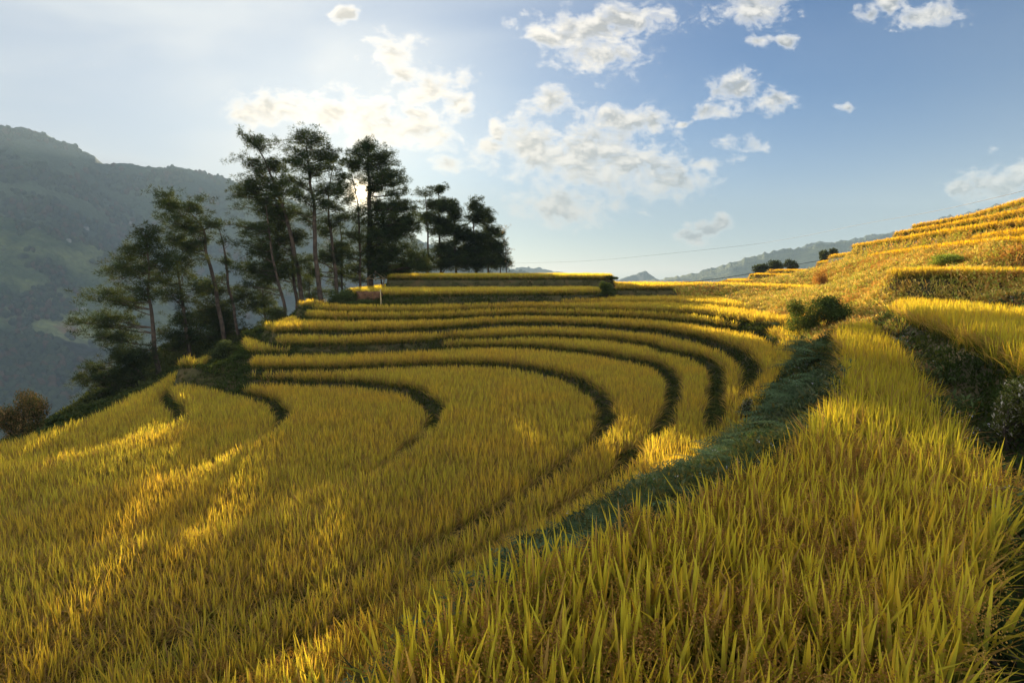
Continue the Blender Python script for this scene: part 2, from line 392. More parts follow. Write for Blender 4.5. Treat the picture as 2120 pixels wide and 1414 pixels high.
def rice_field(name):
    fid = ID[name]; g = Geo()
    ys, xs = np.nonzero((idm == fid))
    if len(xs) == 0: print('EMPTY', name); return
    cx, cy = gx[xs], gy[ys]
    ok = in_view(cx, cy, 4.0); cx, cy = cx[ok], cy[ok]
    D = np.hypot(cx, cy)
    dens = np.interp(D, [2, 4, 7, 12, 20, 35, 60, 100], [950, 900, 700, 660, 560, 430, 210, 90]) * (1.7 if name[0] in 'RCQ' else 1)
    cnt = rng.poisson(dens * S * S)
    px = np.repeat(cx, cnt) + rng.uniform(-S / 2, S / 2, cnt.sum()); py = np.repeat(cy, cnt) + rng.uniform(-S / 2, S / 2, cnt.sum())
    # leaves gather into planted hills on a loose grid
    sp = .23
    hxp = (np.floor(px / sp) + .5) * sp; hyp = (np.floor(py / sp) + .5) * sp
    hj = vnoise(hxp * 37.1, hyp * 41.3) - .5; hk = vnoise(hyp * 33.7 + 9, hxp * 29.9) - .5
    pull = np.interp(np.hypot(px, py), [3, 6, 20, 35], [.45, .68, .68, .4])
    px = px * (1 - pull) + (hxp + hj * .12) * pull; py = py * (1 - pull) + (hyp + hk * .12) * pull
    ft = sample(foot, px, py)
    ok = (ft < .1) & (nearest(idm, px, py) == fid); px, py = px[ok], py[ok]
    D = np.hypot(px, py)
    N = len(px); z = sample(Z, px, py)
    patch = fbm(px * .6 + 3, py * .6 + 8, 3); patch2 = fbm(px * 2.3, py * 2.3, 2)
    hh = RHT[name] * (.92 + .22 * (patch2 - .5) + .1 * (patch - .5))
    r = rng.random(N)
    kind_p = rng.random(N) < np.interp(D, [3, 7, 10], [.19, .26, .42])                       # panicles
    near = D < 7.5
    base = np.stack([px, py, z], 1)
    # colours
    c_green = np.array([.17, .205, .04]); c_yel = np.array([.54, .46, .05]); c_or = np.array([.66, .40, .045]); c_br = np.array([.27, .145, .035])
    ripe = np.clip(.38 + (FOFF.get(name, 0) + (.14 if name[0] == 'F' else 0)) + 1.3 * (patch - .5) + rng.normal(0, .25, N), 0, 1)
    if name[0] in 'RQC': ripe = np.clip(ripe + .55, 0, 1)
    if name == 'A': ripe = np.clip(ripe - .12, 0, 1)
    if name == 'T3': ripe = np.clip(ripe + .5, 0, 1)
    c0 = lerp_col(c_green, c_yel * .75, ripe * .8)
    c1 = lerp_col(c_yel, c_or, np.clip(ripe * .9 + rng.normal(0, .15, N) - .1, 0, 1))
    if name[0] in 'FLT': c0 = c0 * 1.2; c1 = c1 * np.array([1.15, 1.15, 1.6])
    if name[0] in 'RQ': c0 = c0 * np.array([1.15, 1.0, .5]); c1 = c1 * np.array([1.15, 1.0, .5])
    dry = rng.random(N) < .10
    c0[dry] = c_br * 1.1; c1[dry] = np.array([.40, .27, .09])
    wsc = np.interp(D, [3, 8, 15, 30, 60, 100], [1, .85, .78, .98, 1.8, 3.4])
    for sel, nseg, nearf in ((near & ~kind_p, 5, True), (~near & ~kind_p, 3, False)):
        n = sel.sum()
        if not n: continue
        phi = rng.uniform(0, 2 * np.pi, n)
        flag = rng.random(n) < .45
        Lf = hh[sel] * np.where(flag, rng.uniform(.92, 1.06, n) if not nearf else rng.uniform(.88, 1.12, n), rng.uniform(.65, .95, n))
        lean = np.where(flag, np.abs(rng.normal(.10, .13, n)) * (1.5 if nearf else 1), np.abs(rng.normal(.25, .18, n))).clip(0, .65)
        bend = np.where(flag, np.where(rng.random(n) < .12, rng.uniform(.2, .5, n), rng.uniform(0, .1, n)), rng.uniform(.1, .8, n))
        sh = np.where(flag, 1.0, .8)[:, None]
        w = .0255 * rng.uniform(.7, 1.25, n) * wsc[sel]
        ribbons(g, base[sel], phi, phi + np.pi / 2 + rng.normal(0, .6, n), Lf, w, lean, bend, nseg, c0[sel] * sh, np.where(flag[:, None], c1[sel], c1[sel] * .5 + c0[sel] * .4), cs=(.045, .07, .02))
    # panicles: stalk arcs over, ends in a hanging ear
    for sel, nr in ((near & kind_p, True), (~near & kind_p, False)):
        n = sel.sum()
        if not n: continue
        phi = rng.uniform(0, 2 * np.pi, n)
        cb = lerp_col([.22, .115, .04], [.42, .26, .08], rng.random(n))
        b = base[sel]
        if not nr:
            Lf = hh[sel] * rng.uniform(.8, 1.02, n); cb = cb * .5 + np.array([.44, .32, .12]) * .5
            ribbons(g, b, phi, phi + np.pi / 2 + rng.normal(0, .9, n), Lf, .020 * wsc[sel] * rng.uniform(.7, 1.3, n), np.full(n, .1), rng.uniform(.3, .75, n), 4,
                    cb * .8, cb, prof=np.array([.2, .25, .6, 1, 0]))
        else:
            Ls = hh[sel] * rng.uniform(.72, .92, n)
            t = np.linspace(0, 1, 7)
            for s in range(5):
                ph = phi + rng.normal(0, .35, n); dl = rng.uniform(.10, .2, n)
                # strand start on the stalk
                sx = b + np.stack([np.cos(phi) * .05, np.sin(phi) * .05, Ls * (.86 + .03 * s)], 1)
                for kk in range(8):
                    a = (kk + rng.uniform(0, .7, n)) / 8.
                    o = dl * a
                    P = sx + np.stack([np.cos(ph) * o * 1.0, np.sin(ph) * o * 1.0, dl * (.35 * a - 1.15 * a * a)], 1)
                    dr = np.stack([np.cos(ph) * .6, np.sin(ph) * .6, .35 - 2.0 * a], 1); dr += rng.normal(0, .35, (n, 3)); dr /= np.linalg.norm(dr, axis=1)[:, None]
                    sd = np.cross(dr, rng.normal(0, 1, (n, 3))); sd /= np.linalg.norm(sd, axis=1)[:, None]
                    ln = .0135; wd = .0052
                    V = np.stack([P - dr * ln * .5, P + sd * wd, P + dr * ln * .5, P - sd * wd], 1)
                    g.add(V.reshape(-1, 3), [np.arange(4 * n).reshape(n, 4)], np.repeat(cb * rng.uniform(.8, 1.25, (n, 1)), 4, 0))
            ribbons(g, b, phi, phi + np.pi / 2, Ls * .97, np.full(n, .004), np.full(n, .06), np.full(n, .05), 3, np.tile([.2, .2, .04], (n, 1)), cb)
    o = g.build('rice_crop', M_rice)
    tag(o, labels[name], 'rice field', 'rice growing on the terraces', 'stuff')
for nme in NAMES[1:]: rice_field(nme)

# ------------------------------------------------------------------ weeds on the banks
rng = np.random.default_rng(11)
def weeds(name, mask, dens_fn, label, cat, cols, hmean, wide=.012, lean=.3, leafy=.4, flower=0, fcol=(.5, .48, .54), broad=1.0):
    g = Geo(); ys, xs = np.nonzero(mask)
    cx, cy = gx[xs], gy[ys]; ok = in_view(cx, cy, 3.0); cx, cy = cx[ok], cy[ok]
    D = np.hypot(cx, cy); cnt = rng.poisson(dens_fn(D) * S * S)
    px = np.repeat(cx, cnt) + rng.uniform(-S / 2, S / 2, cnt.sum()); py = np.repeat(cy, cnt) + rng.uniform(-S / 2, S / 2, cnt.sum())
    D = np.hypot(px, py); N = len(px)
    if N == 0: return
    z = sample(Z, px, py) - .02
    cl = fbm(px * 1.1 + 40, py * 1.1 + 3, 3); big = fbm(px * .35 + 4, py * .35 + 30, 2)
    ht = hmean * np.clip(.35 + 1.5 * (cl - .25), .25, 1.5)
    wsc = np.interp(D, [3, 8, 15, 30, 60, 100], [1, 1.4, 2.0, 3.0, 5.0, 8.0])
    cc = np.array(cols); idx = np.clip((len(cc)) * (big + rng.normal(0, .16, N)), 0, len(cc) - 1.001); i0 = idx.astype(int)
    c = cc[i0] * rng.uniform(.75, 1.25, (N, 1))
    lf = rng.random(N) < leafy
    s = ~lf; n = s.sum()
    phi = rng.uniform(0, 2 * np.pi, n)
    ribbons(g, np.stack([px, py, z], 1)[s], phi, phi + np.pi / 2 + rng.normal(0, .7, n), ht[s] * rng.uniform(.7, 1.5, n), wide * wsc[s] * rng.uniform(.6, 1.2, n),
            np.abs(rng.normal(lean, .2, n)).clip(0, .8), rng.uniform(0, .7, n), 3, c[s] * .9, c[s] * 1.15)
    # leafy stems: small leaves through the height
    n = lf.sum(); m = 5
    b = np.repeat(np.stack([px, py, z], 1)[lf], m, 0); hh = np.repeat(ht[lf], m); w2 = np.repeat(wsc[lf], m)
    b = b + np.stack([rng.normal(0, .06, n * m), rng.normal(0, .06, n * m), hh * rng.uniform(.1, 1.0, n * m)], 1)
    phi = rng.uniform(0, 2 * np.pi, n * m)
    ribbons(g, b, phi, phi + np.pi / 2, rng.uniform(.05, .11, n * m) * np.sqrt(w2) * broad, rng.uniform(.022, .04, n * m) * np.sqrt(w2) * broad, rng.uniform(.3, .9, n * m), rng.uniform(.1, .6, n * m), 2,
            np.repeat(c[lf], m, 0), np.repeat(c[lf], m, 0) * 1.1, prof=np.array([.2, 1, 0]))
    o = g.build(name, M_weed); tag(o, label, cat, kind='stuff')
    if flower:
        k = (rng.random(N) < flower) & (D > 5.5) & (fbm(px * .8 + 70, py * .8 + 3, 2) > .5)
        n = k.sum(); g = Geo()
        P = np.stack([px, py, z + ht * rng.uniform(.95, 1.25, N)], 1)[k]; sz = .011 * np.sqrt(wsc[k])
        for q in range(5):
            a = rng.uniform(0, 6.28, n); dr = np.stack([np.cos(a), np.sin(a), rng.uniform(.1, .8, n)], 1); sd = np.cross(dr, [0, 0, 1.]) * .5
            off = rng.normal(0, .5, (n, 3)) * sz[:, None] * 2
            V = np.stack([P + off, P + off + (dr + sd) * sz[:, None], P + off + dr * 1.5 * sz[:, None], P + off + (dr - sd) * sz[:, None]], 1)
            g.add(V.reshape(-1, 3), [np.arange(4 * n).reshape(n, 4)], np.repeat(np.array(fcol) * rng.uniform(.7, 1.1, (n, 1)), 4, 0))
        return g
free = ~VAL & ((idm == 0) | ~er | (foot > .09))
side_r = np.zeros(GX.shape, bool)
# sunlit slope (right of the gully's upper end), weedy right bank, gully, bowl banks
gullyP = np.concatenate([GL, AL[::-1]]); GUL = inside(gullyP) & free
rightP = np.concatenate([AR, [(13.5, 21.5), (14.5, 22), (40, 12), (40, -8), (1.5, -8)]])
RB = inside(rightP) & free & ~GUL
SL = free & ~GUL & ~RB & (GX > 10) & (GY > 18) & ~BOWL
BB = free & ~GUL & ~RB & ~SL
dfn = lambda a, b, c, d: (lambda D: np.interp(D, [3, 10, 30, 60, 110], [a, b, (b + c) / 2, c, d]))
fg1 = weeds('bank_weeds', BB, dfn(500, 260, 90, 40), 'dark green grass and weeds on the steps between the rice terraces', 'weeds',
      [(.025, .04, .012), (.035, .055, .015), (.055, .07, .02), (.085, .075, .025)], .26, lean=.35, leafy=.25)
fg2 = weeds('dry_weeds', SL, dfn(500, 300, 110, 50), 'sunlit straw coloured weeds and dry bushes on the slope under the hillside rows', 'weeds',
      [(.55, .31, .09), (.46, .38, .09), (.62, .45, .14), (.36, .38, .07), (.50, .27, .08), (.62, .46, .14)], .5, lean=.35, leafy=.45, flower=.01)
fg3 = weeds('flowering_weeds', RB, dfn(700, 380, 140, 60), 'tangled dark weeds with pale flowers on the bank beside the foreground rice', 'weeds',
      [(.16, .10, .05), (.06, .085, .035), (.08, .11, .045), (.11, .13, .05), (.20, .12, .06), (.085, .12, .045)], .5, lean=.4, leafy=.55, flower=.07)
fg4 = weeds('gully_weeds', GUL, dfn(600, 420, 200, 60), 'blue green leafy weeds filling the bank below the foreground rice', 'weeds',
      [(.055, .075, .04), (.07, .095, .052), (.085, .105, .06), (.035, .06, .03), (.10, .09, .03), (.06, .08, .03), (.16, .11, .035)], .55, lean=.5, leafy=.6, flower=.012)
for gq, lab in ((fg1, 'scattered tiny pale flowers on the steps of the rice bowl'), (fg2, 'scattered tiny pale flower heads on the sunlit slope'), (fg3, 'white and lilac flower heads along the right bank'), (fg4, 'few small white flowers in the ferny bank')):
    if gq is not None and gq.n: tag(gq.build('wild_flowers', M_flower), lab, 'flowers', kind='stuff')
ve_m = VAL & (DV < 14)
weeds('valley_side_brush', ve_m, dfn(60, 50, 40, 12), 'low brush on the drop behind the pines', 'brush', [(.03, .045, .015), (.05, .06, .02), (.08, .07, .025)], .6, leafy=.6, broad=1.6)

# ------------------------------------------------------------------ ferns
def fern_mesh(seed):
    r = np.random.default_rng(seed); g = Geo(); nf = 9
    for i in range(nf):
        a = 2 * np.pi * i / nf + r.normal(0, .3); L = r.uniform(.45, .75); n = 13
        t = np.linspace(0, 1, n + 1); el = r.uniform(.7, 1.2)
        hor = L * (np.cos(el) * t + .45 * t ** 2); ver = L * (np.sin(el) * t - .62 * t ** 2.2)
        P = np.stack([np.cos(a) * hor, np.sin(a) * hor, ver], 1)
        col = np.array([.08, .12, .06]) * r.uniform(.65, 1.45)
        tube(g, P, np.linspace(.004, .001, n + 1), 4, col * .9)
        T = np.gradient(P, axis=0); T /= np.linalg.norm(T, axis=1)[:, None]
        sd = np.array([-np.sin(a), np.cos(a), 0])
        for sgn in (-1, 1):
            k = np.arange(2, n + 1); pl = .17 * np.sin(np.pi * np.clip((t[k] - .05) * .98, 0, 1)) ** .7 * (1.15 - .6 * t[k]) + .01
            d = sgn * sd[None] * .9 + T[k] * .45 + np.array([0, 0, -.12]); d /= np.linalg.norm(d, axis=1)[:, None]
            nrm = np.cross(d, T[k]); wv = np.cross(nrm, d); wv /= np.linalg.norm(wv, axis=1)[:, None]
            # each pinna is a toothed blade: three little lobes a side
            segs = 4
            for s in range(segs):
                f0 = s / segs; f1 = (s + .95) / segs
                w0 = .026 * (1 - f0 * .8)
                p0 = P[k] + d * (pl * f0)[:, None]; p1 = P[k] + d * (pl * f1)[:, None]
                V = np.stack([p0, p0 * .45 + p1 * .55 + wv * w0, p1, p0 * .45 + p1 * .55 - wv * w0], 1)
                m = len(k); g.add(V.reshape(-1, 3), [np.arange(4 * m).reshape(m, 4)], col * r.uniform(.85, 1.2))
    o = g.build('fern', M_fern, smooth=False)
    return o
protos = [fern_mesh(s) for s in (1, 2, 3, 4)]
used = set()
nf = 0
GLi = GL[::-1]; ALi = AL[::-1]
for i in range(230):
    s = (i + rng.uniform(0, 1)) / 230.
    # along the bank, nearer ones sparser in number per metre but all visible
    fgl = GLi[min(int(s * len(GLi)), len(GLi) - 1)]; fal = ALi[min(int(s * len(ALi)), len(ALi) - 1)]
    u = rng.uniform(.12, .8); x, y = fgl * (1 - u) + fal * u
    x += rng.normal(0, .15); y += rng.normal(0, .15)
    if y < 4.2: continue
    q = i % 4
    if q in used: o = protos[q].copy(); COL.objects.link(o)
    else: o = protos[q]; used.add(q)
    d = math.hypot(x, y)
    o.location = (x, y, zat(x, y)); o.rotation_euler = (rng.normal(0, .15), rng.normal(0, .15), rng.uniform(0, 6.28))
    sc = rng.uniform(.75, 1.2) * (1.0 + .016 * d); o.scale = (sc, sc, sc)
    tag(o, 'green fern in the bank along the left edge of the foreground rice', 'fern', 'ferns along the bank of the foreground rice')

# ------------------------------------------------------------------ trees
TREE = 0; SEED = 4000
def needles(g, cen, r, K, ln, wd, col, flat=.8, up=.3):
    M = len(cen)
    if M == 0: return
    c = np.repeat(cen, K, 0); n = M * K
    d = rng.normal(0, 1, (n, 3)); d[:, 2] = d[:, 2] * flat + up; d /= np.linalg.norm(d, axis=1)[:, None]
    b = c + d * (rng.random(n) ** .6 * np.repeat(r, K))[:, None] * np.array([1, 1, flat])
    L = ln * rng.uniform(.6, 1.2, n)
    sd = np.cross(d, rng.normal(0, 1, (n, 3))); sd /= np.linalg.norm(sd, axis=1)[:, None]
    W = wd * rng.uniform(.6, 1.3, n)
    V = np.stack([b - sd * W[:, None] * .5, b + sd * W[:, None] * .5, b + d * L[:, None]], 1)
    cc = np.repeat(np.repeat(col, K, 0) * 1.0, 3, 0)
    g.add(V.reshape(-1, 3), [np.arange(3 * n).reshape(n, 3)], cc)

def pine(label, D, trunk, tr, blobs, dens=1.0, name='pine_tree', group='pines on the rim of the terraces', leaf=False, tone=1.0):
    global rng, TREE
    TREE += 1; rng = np.random.default_rng(TREE * 7 + SEED)
    W = [at_d(x, y, D) for x, y in trunk]
    b = W[0].copy(); gz = zat(b[0], b[1])
    root = empty(name, (b[0], b[1], gz), label, 'tree', group)
    org = np.array([b[0], b[1], gz])
    px = D / F
    path = spline([[b[0], b[1], gz - .3]] + W if b[2] > gz + .4 else [[b[0], b[1], gz - .3]] + W[1:], 7)
    path = path + np.stack([(vnoise(path[:, 2] * .7 + D, path[:, 2] * 0) - .5) * .18, (vnoise(path[:, 2] * .7 + 3 * D, path[:, 2] * 0 + 5) - .5) * .3, path[:, 2] * 0], 1)
    g = Geo(); n = len(path)
    rad = tr * np.interp(np.linspace(0, 1, n), [0, .06, .5, 1], [1.35, 1, .7, .12])
    tube(g, path, rad, 9)
    fg = Geo(); allc = []; allr = []
    for (cx, cy, rx, ry) in blobs:
        c = at_d(cx, cy, D); RX, RY = rx * px, ry * px
        c[1] += rng.normal(0, RX * .35)
        area = RX * max(RX * .9, .5)
        m = max(12, int(dens * (26 * area + 42 * RX * RY)))
        # clumps sit along a few limbs that fan out through the blob
        nl = max(3, int(3 + RX * 2.2))
        for l in range(nl):
            a = rng.uniform(0, 2 * np.pi); el = rng.uniform(-.75, .75)
            end = c + np.array([np.cos(a) * RX * .95, np.sin(a) * RX * .9, el * RY * 1.3])
            hz = end[2] - np.hypot(end[0] - c[0], 0) * .25 - .25 * RX
            # start on the trunk, below
            ti = np.argmin(np.abs(path[:, 2] - min(hz, path[-2, 2])) + 0.0); st = path[ti]
            mid = st * .5 + c * .5 + np.array([0, 0, -.1 * RX]); cc = c * .6 + end * .4 + np.array([0, 0, el * RY * .3])
            br = spline([st, mid, cc, end], 4)
            br = br + rng.normal(0, .04, br.shape) * np.linspace(0, 1, len(br))[:, None]
            r0 = min(.35 * rad[ti], .02 + .012 * np.linalg.norm(end - st))
            tube(g, br, np.linspace(r0, .008, len(br)), 5)
            mm = max(3, m // nl); t = rng.uniform(.42, 1.02, mm)
            ii = np.clip(t * (len(br) - 1), 0, len(br) - 1.01); i0 = ii.astype(int); f = (ii - i0)[:, None]
            p = br[i0] * (1 - f) + br[np.minimum(i0 + 1, len(br) - 1)] * f
            spread = (.16 * RX + .16) * np.interp(t, [.4, .8, 1.0], [.7, 1.2, .6])
            p = p + rng.normal(0, 1, (mm, 3)) * spread[:, None] * np.array([1.1, 1.1, .72]) + np.array([0, 0, .1])
            allc.append(p); allr.append(rng.uniform(.15, .30, mm) * (.8 + .25 * min(RX, 1.4)))
            # twigs to some of the clumps
            for q in range(0, mm, 3):
                tube(g, [br[i0[q]], (br[i0[q]] + p[q]) * .5 + np.array([0, 0, -.03]), p[q]], [.012, .009, .004], 4)
    cen = np.concatenate(allc); rr = np.concatenate(allr)
    M = len(cen)
    if leaf:
        col = lerp_col([.10, .08, .04], [.16, .12, .05], rng.random(M)) * tone
        needles(fg, cen, rr, 14, .10, .07, col, .9, .1)
    else:
        hue = rng.random(M)
        col = lerp_col([.016, .031, .019], [.037, .050, .020], hue) * tone * rng.uniform(.75, 1.3, (M, 1))
        needles(fg, cen, rr, 34, .25, 0.031 * (1 + .004 * D), col, .8, .42)
    g.build('trunk', M_bark, root, origin=org); fg.build('crown', M_pine, root, smooth=False, origin=org)
    return root

pine('leftmost leaning pine with broad open tiers of branches over the valley', 40, [(326, 768), (318, 690), (308, 600), (300, 485)], .2,
     [(308, 500, 36, 26), (350, 545, 40, 26), (240, 548, 42, 24), (288, 562, 42, 22), (212, 612, 42, 16), (262, 630, 38, 14), (205, 665, 46, 14), (252, 662, 38, 12), (236, 694, 58, 12), (305, 605, 36, 20), (275, 520, 30, 18)])
pine('low dark pine sprawling to the left beneath the leftmost pine', 37.5, [(300, 800), (285, 770), (250, 750), (205, 755)], .12,
     [(270, 750, 46, 26), (295, 780, 32, 24), (225, 770, 40, 20), (195, 790, 32, 18), (240, 800, 46, 22), (185, 830, 26, 12), (215, 830, 30, 12), (275, 735, 35, 16), (190, 762, 22, 9)], 1.3, tone=.85)
pine('pine with short trunk between the leftmost pine and the flag shaped pine', 44, [(394, 735), (380, 640), (372, 580), (366, 528)], .17,
     [(385, 550, 42, 26), (372, 605, 40, 20), (412, 600, 28, 16), (345, 585, 26, 16), (368, 660, 36, 18), (345, 690, 34, 16), (400, 690, 36, 18), (372, 715, 34, 14)])
pine('flag shaped pine with its crown swept to the left at the top', 46, [(464, 705), (445, 600), (428, 520), (415, 465), (390, 435)], .19,
     [(342, 418, 28, 16), (366, 432, 34, 18), (408, 432, 30, 20), (358, 460, 32, 16), (392, 472, 36, 16), (436, 462, 22, 14), (345, 500, 36, 18), (385, 512, 40, 16), (420, 500, 24, 14)])
pine('thin pine with few small tufts right of the flag shaped pine', 48, [(492, 692), (475, 590), (462, 510), (452, 470)], .15,
     [(456, 468, 13, 7), (470, 503, 14, 10), (464, 540, 17, 12), (480, 558, 12, 8), (452, 580, 18, 10), (482, 620, 16, 12)])
pine('dense dark young pine low behind the flag shaped pine', 51, [(455, 705), (452, 640), (446, 585)], .14,
     [(442, 600, 36, 20), (462, 636, 46, 26), (430, 665, 46, 24), (482, 672, 42, 26), (502, 622, 24, 28), (455, 700, 50, 18)], 1.25, tone=.8)
pine('tall pine with a sparse top bent to the left, first of the tall group', 54, [(627, 640), (610, 520), (590, 440), (560, 360), (518, 278)], .24,
     [(513, 288, 26, 13), (545, 305, 26, 14), (562, 335, 36, 16), (525, 345, 40, 12), (508, 388, 36, 15), (555, 378, 46, 20), (600, 395, 34, 26), (535, 425, 46, 18), (585, 440, 42, 22), (510, 405, 36, 10)])
pine('pine with a dark middle crown close beside the bent tall pine', 56, [(616, 640), (607, 560), (601, 470), (596, 440)], .2,
     [(562, 492, 52, 20), (552, 532, 48, 20), (592, 556, 40, 24), (612, 490, 28, 22), (545, 565, 40, 18), (575, 462, 36, 16)], 1.1, tone=.85)
pine('leaning pine with one long low branch reaching left', 50, [(590, 646), (570, 560), (556, 470), (548, 425)], .16,
     [(508, 468, 24, 7), (538, 478, 26, 10), (530, 515, 38, 14), (520, 555, 32, 14), (556, 570, 34, 16), (508, 590, 22, 10)])
pine('straight tall pine with flat layered top, middle of the tall group', 50, [(663, 626), (655, 540), (649, 430), (640, 350), (634, 285)], .24,
     [(615, 288, 22, 11), (650, 290, 36, 15), (684, 300, 18, 12), (628, 315, 34, 12), (668, 325, 34, 14), (608, 340, 22, 12), (650, 350, 48, 14), (692, 352, 18, 14), (628, 378, 36, 12), (672, 390, 38, 14), (640, 415, 40, 14), (682, 432, 28, 14), (625, 450, 30, 14)])
pine('pine with clumps low on its trunk just left of the sun', 54, [(697, 602), (688, 500), (680, 430), (690, 335)], .2,
     [(692, 330, 18, 16), (702, 370, 20, 16), (700, 400, 20, 16), (705, 430, 20, 14), (690, 465, 28, 14), (664, 480, 30, 16), (700, 505, 28, 14), (660, 530, 34, 18), (640, 560, 30, 20), (700, 545, 26, 16)])
pine('thin bare trunked pine standing directly under the sun', 57, [(746, 592), (745, 500), (741, 430), (728, 360)], .15,
     [(724, 345, 20, 18), (716, 385, 20, 16), (722, 415, 16, 12), (728, 450, 24, 14), (745, 440, 14, 10), (722, 485, 24, 14), (722, 525, 28, 14), (735, 560, 26, 14), (735, 375, 10, 8)])
pine('biggest pine with thick trunk and wide cone just right of the sun', 58, [(766, 592), (765, 480), (763, 380), (760, 298)], .38,
     [(760, 302, 28, 11), (745, 325, 24, 10), (786, 325, 28, 11), (772, 350, 34, 10), (802, 358, 28, 12), (796, 385, 36, 12), (822, 400, 20, 14), (792, 420, 40, 13), (832, 430, 24, 12), (802, 455, 50, 14), (842, 468, 24, 15),
      (802, 490, 56, 14), (812, 525, 56, 15), (852, 545, 30, 14), (790, 555, 40, 14), (775, 395, 18, 9), (730, 345, 18, 12), (815, 375, 22, 12), (835, 450, 26, 14), (820, 480, 40, 14), (780, 520, 40, 14), (800, 340, 20, 10), (845, 425, 18, 12), (858, 466, 16, 9), (858, 550, 24, 9)], 1.5)
pine('slim pine half hidden between the tall middle pine and the sun', 60, [(709, 592), (706, 500), (704, 445)], .13,
     [(706, 452, 16, 10), (712, 535, 22, 18), (704, 565, 22, 14), (690, 590, 20, 10)])
pine('thin topped pine at the left end of the right hand group', 70, [(885, 560), (885, 480), (882, 392)], .18,
     [(880, 398, 16, 10), (888, 425, 24, 11), (880, 455, 28, 11), (902, 478, 22, 9), (876, 538, 30, 10), (872, 550, 28, 9)], 1.2)
pine('pointed pine second from the left in the right hand group', 72, [(912, 560), (910, 470), (908, 388)], .2,
     [(908, 396, 15, 10), (914, 424, 26, 13), (906, 458, 28, 13), (926, 474, 28, 15), (924, 514, 26, 15), (930, 540, 38, 12)], 2.3, tone=.85)
pine('dense pine in the middle of the right hand group', 74, [(945, 560), (942, 480), (938, 416)], .2,
     [(938, 424, 15, 11), (946, 450, 24, 15), (950, 486, 30, 16), (946, 522, 36, 18), (960, 545, 36, 12)], 2.3, tone=.8)
pine('broad dense pine near the right end of the right hand group', 73, [(985, 560), (982, 480), (978, 416)], .2,
     [(978, 424, 18, 12), (986, 452, 28, 16), (980, 486, 34, 16), (996, 515, 40, 16), (985, 542, 42, 12)], 2.3, tone=.8)
pine('rounded shorter pine beside the slender sapling', 76, [(1012, 560), (1010, 500), (1008, 446)], .17,
     [(1008, 452, 15, 10), (1015, 478, 20, 14), (1016, 510, 28, 16), (1022, 540, 32, 12)], 2.3, tone=.85)
pine('smallest pine at the right foot of the right hand group', 79, [(1035, 560), (1033, 515), (1031, 480)], .1,
     [(1030, 490, 12, 9), (1033, 518, 14, 12), (1040, 545, 20, 10)], 1.8)
pine('slender bare sapling with a tiny round crown right of the pines', 75, [(1049, 560), (1047, 510), (1044, 474)], .06,
     [(1043, 478, 10, 9), (1046, 500, 5, 6), (1054, 520, 5, 5), (1056, 548, 9, 7)], .7, name='sapling_tree', leaf=True)
pine('young pine in the backlit gap behind the leaning pine', 60, [(548, 645), (545, 610), (541, 580)], .1,
     [(541, 590, 24, 12), (535, 612, 36, 14), (556, 630, 34, 14), (520, 635, 28, 12)], .8, tone=1.2)
pine('young pine in the backlit gap below the tall middle pine', 62, [(642, 630), (640, 590), (637, 560)], .1,
     [(638, 570, 22, 12), (630, 592, 32, 14), (648, 610, 34, 14)], .8, tone=1.2)
pine('young bushy pine at the foot of the biggest pine', 62, [(790, 590), (786, 560), (785, 530)], .1,
     [(785, 540, 26, 14), (800, 560, 40, 14), (735, 575, 26, 10), (840, 560, 34, 10)], 1.0, tone=.8)

# ------------------------------------------------------------------ shrubs
rng = np.random.default_rng(31)
def shrub(label, px, py, D, rx, ry, n, cols, name='shrub', leaf=.09, group=None, base=None, cat='shrub', lumps=9):
    c = at_d(px, py, D); k = D / F; RX, RY = rx * k, ry * k
    gz = zat(c[0], c[1])
    if c[2] - RY > gz: top = c[2] + RY; c[2] = (top + gz) / 2; RY = (top - gz) / 2
    root = empty(name, (c[0], c[1], gz), label, cat, group); org = np.array([c[0], c[1], gz])
    g = Geo(); fg = Geo()
    cen = []
    for i in range(lumps):
        a = rng.uniform(0, 6.28); u = rng.random() ** .5 * .75; v = rng.uniform(-.6, .65)
        q = np.sqrt(max(0, 1 - v * v))
        cen.append(c + np.array([np.cos(a) * u * RX * q, np.sin(a) * u * RX * q, v * RY]))
    cen = np.array(cen)
    for q in cen:
        tube(g, spline([[c[0] + rng.normal(0, .06), c[1] + rng.normal(0, .06), gz - .1], (q + np.array([c[0], c[1], gz])) * .5 + rng.normal(0, .08, 3), q], 4), np.linspace(.022, .006, 9) * max(1, RX), 5)
    li = rng.integers(0, lumps, n); sz = rng.normal(0, 1, (n, 3)); sz /= np.linalg.norm(sz, axis=1)[:, None]
    p = cen[li] + sz * (rng.random(n) ** .45)[:, None] * np.array([RX * .45, RX * .45, RY * .42])
    p[:, 2] = np.maximum(p[:, 2], gz + .05)
    phi = rng.uniform(0, 6.28, n); cc = np.array(cols); col = cc[rng.integers(0, len(cc), n)] * rng.uniform(.75, 1.25, (n, 1)) * (.8 + .4 * rng.random(lumps))[li][:, None]
    ribbons(fg, p, phi, phi + np.pi / 2 + rng.normal(0, .5, n), leaf * rng.uniform(.7, 1.4, n), leaf * .45 * rng.uniform(.7, 1.3, n), rng.uniform(.2, .9, n), rng.uniform(.1, .7, n), 2, col, col * 1.1, prof=np.array([.25, 1, 0]))
    g.build('stems', M_bark, root, origin=org); fg.build('foliage', M_weed, root, origin=org)
GR = [(.04, .06, .02), (.05, .075, .025), (.07, .085, .03)]
shrub('round autumn shrub with orange pink top at the far left edge', 44, 850, 26, 48, 40, 10000, [(.05, .065, .02), (.08, .08, .028), (.17, .11, .045), (.24, .15, .07)], leaf=.10, lumps=14)
shrub('small dark bush right of the autumn shrub on the field rim', 112, 872, 27, 16, 10, 1500, GR, leaf=.09)
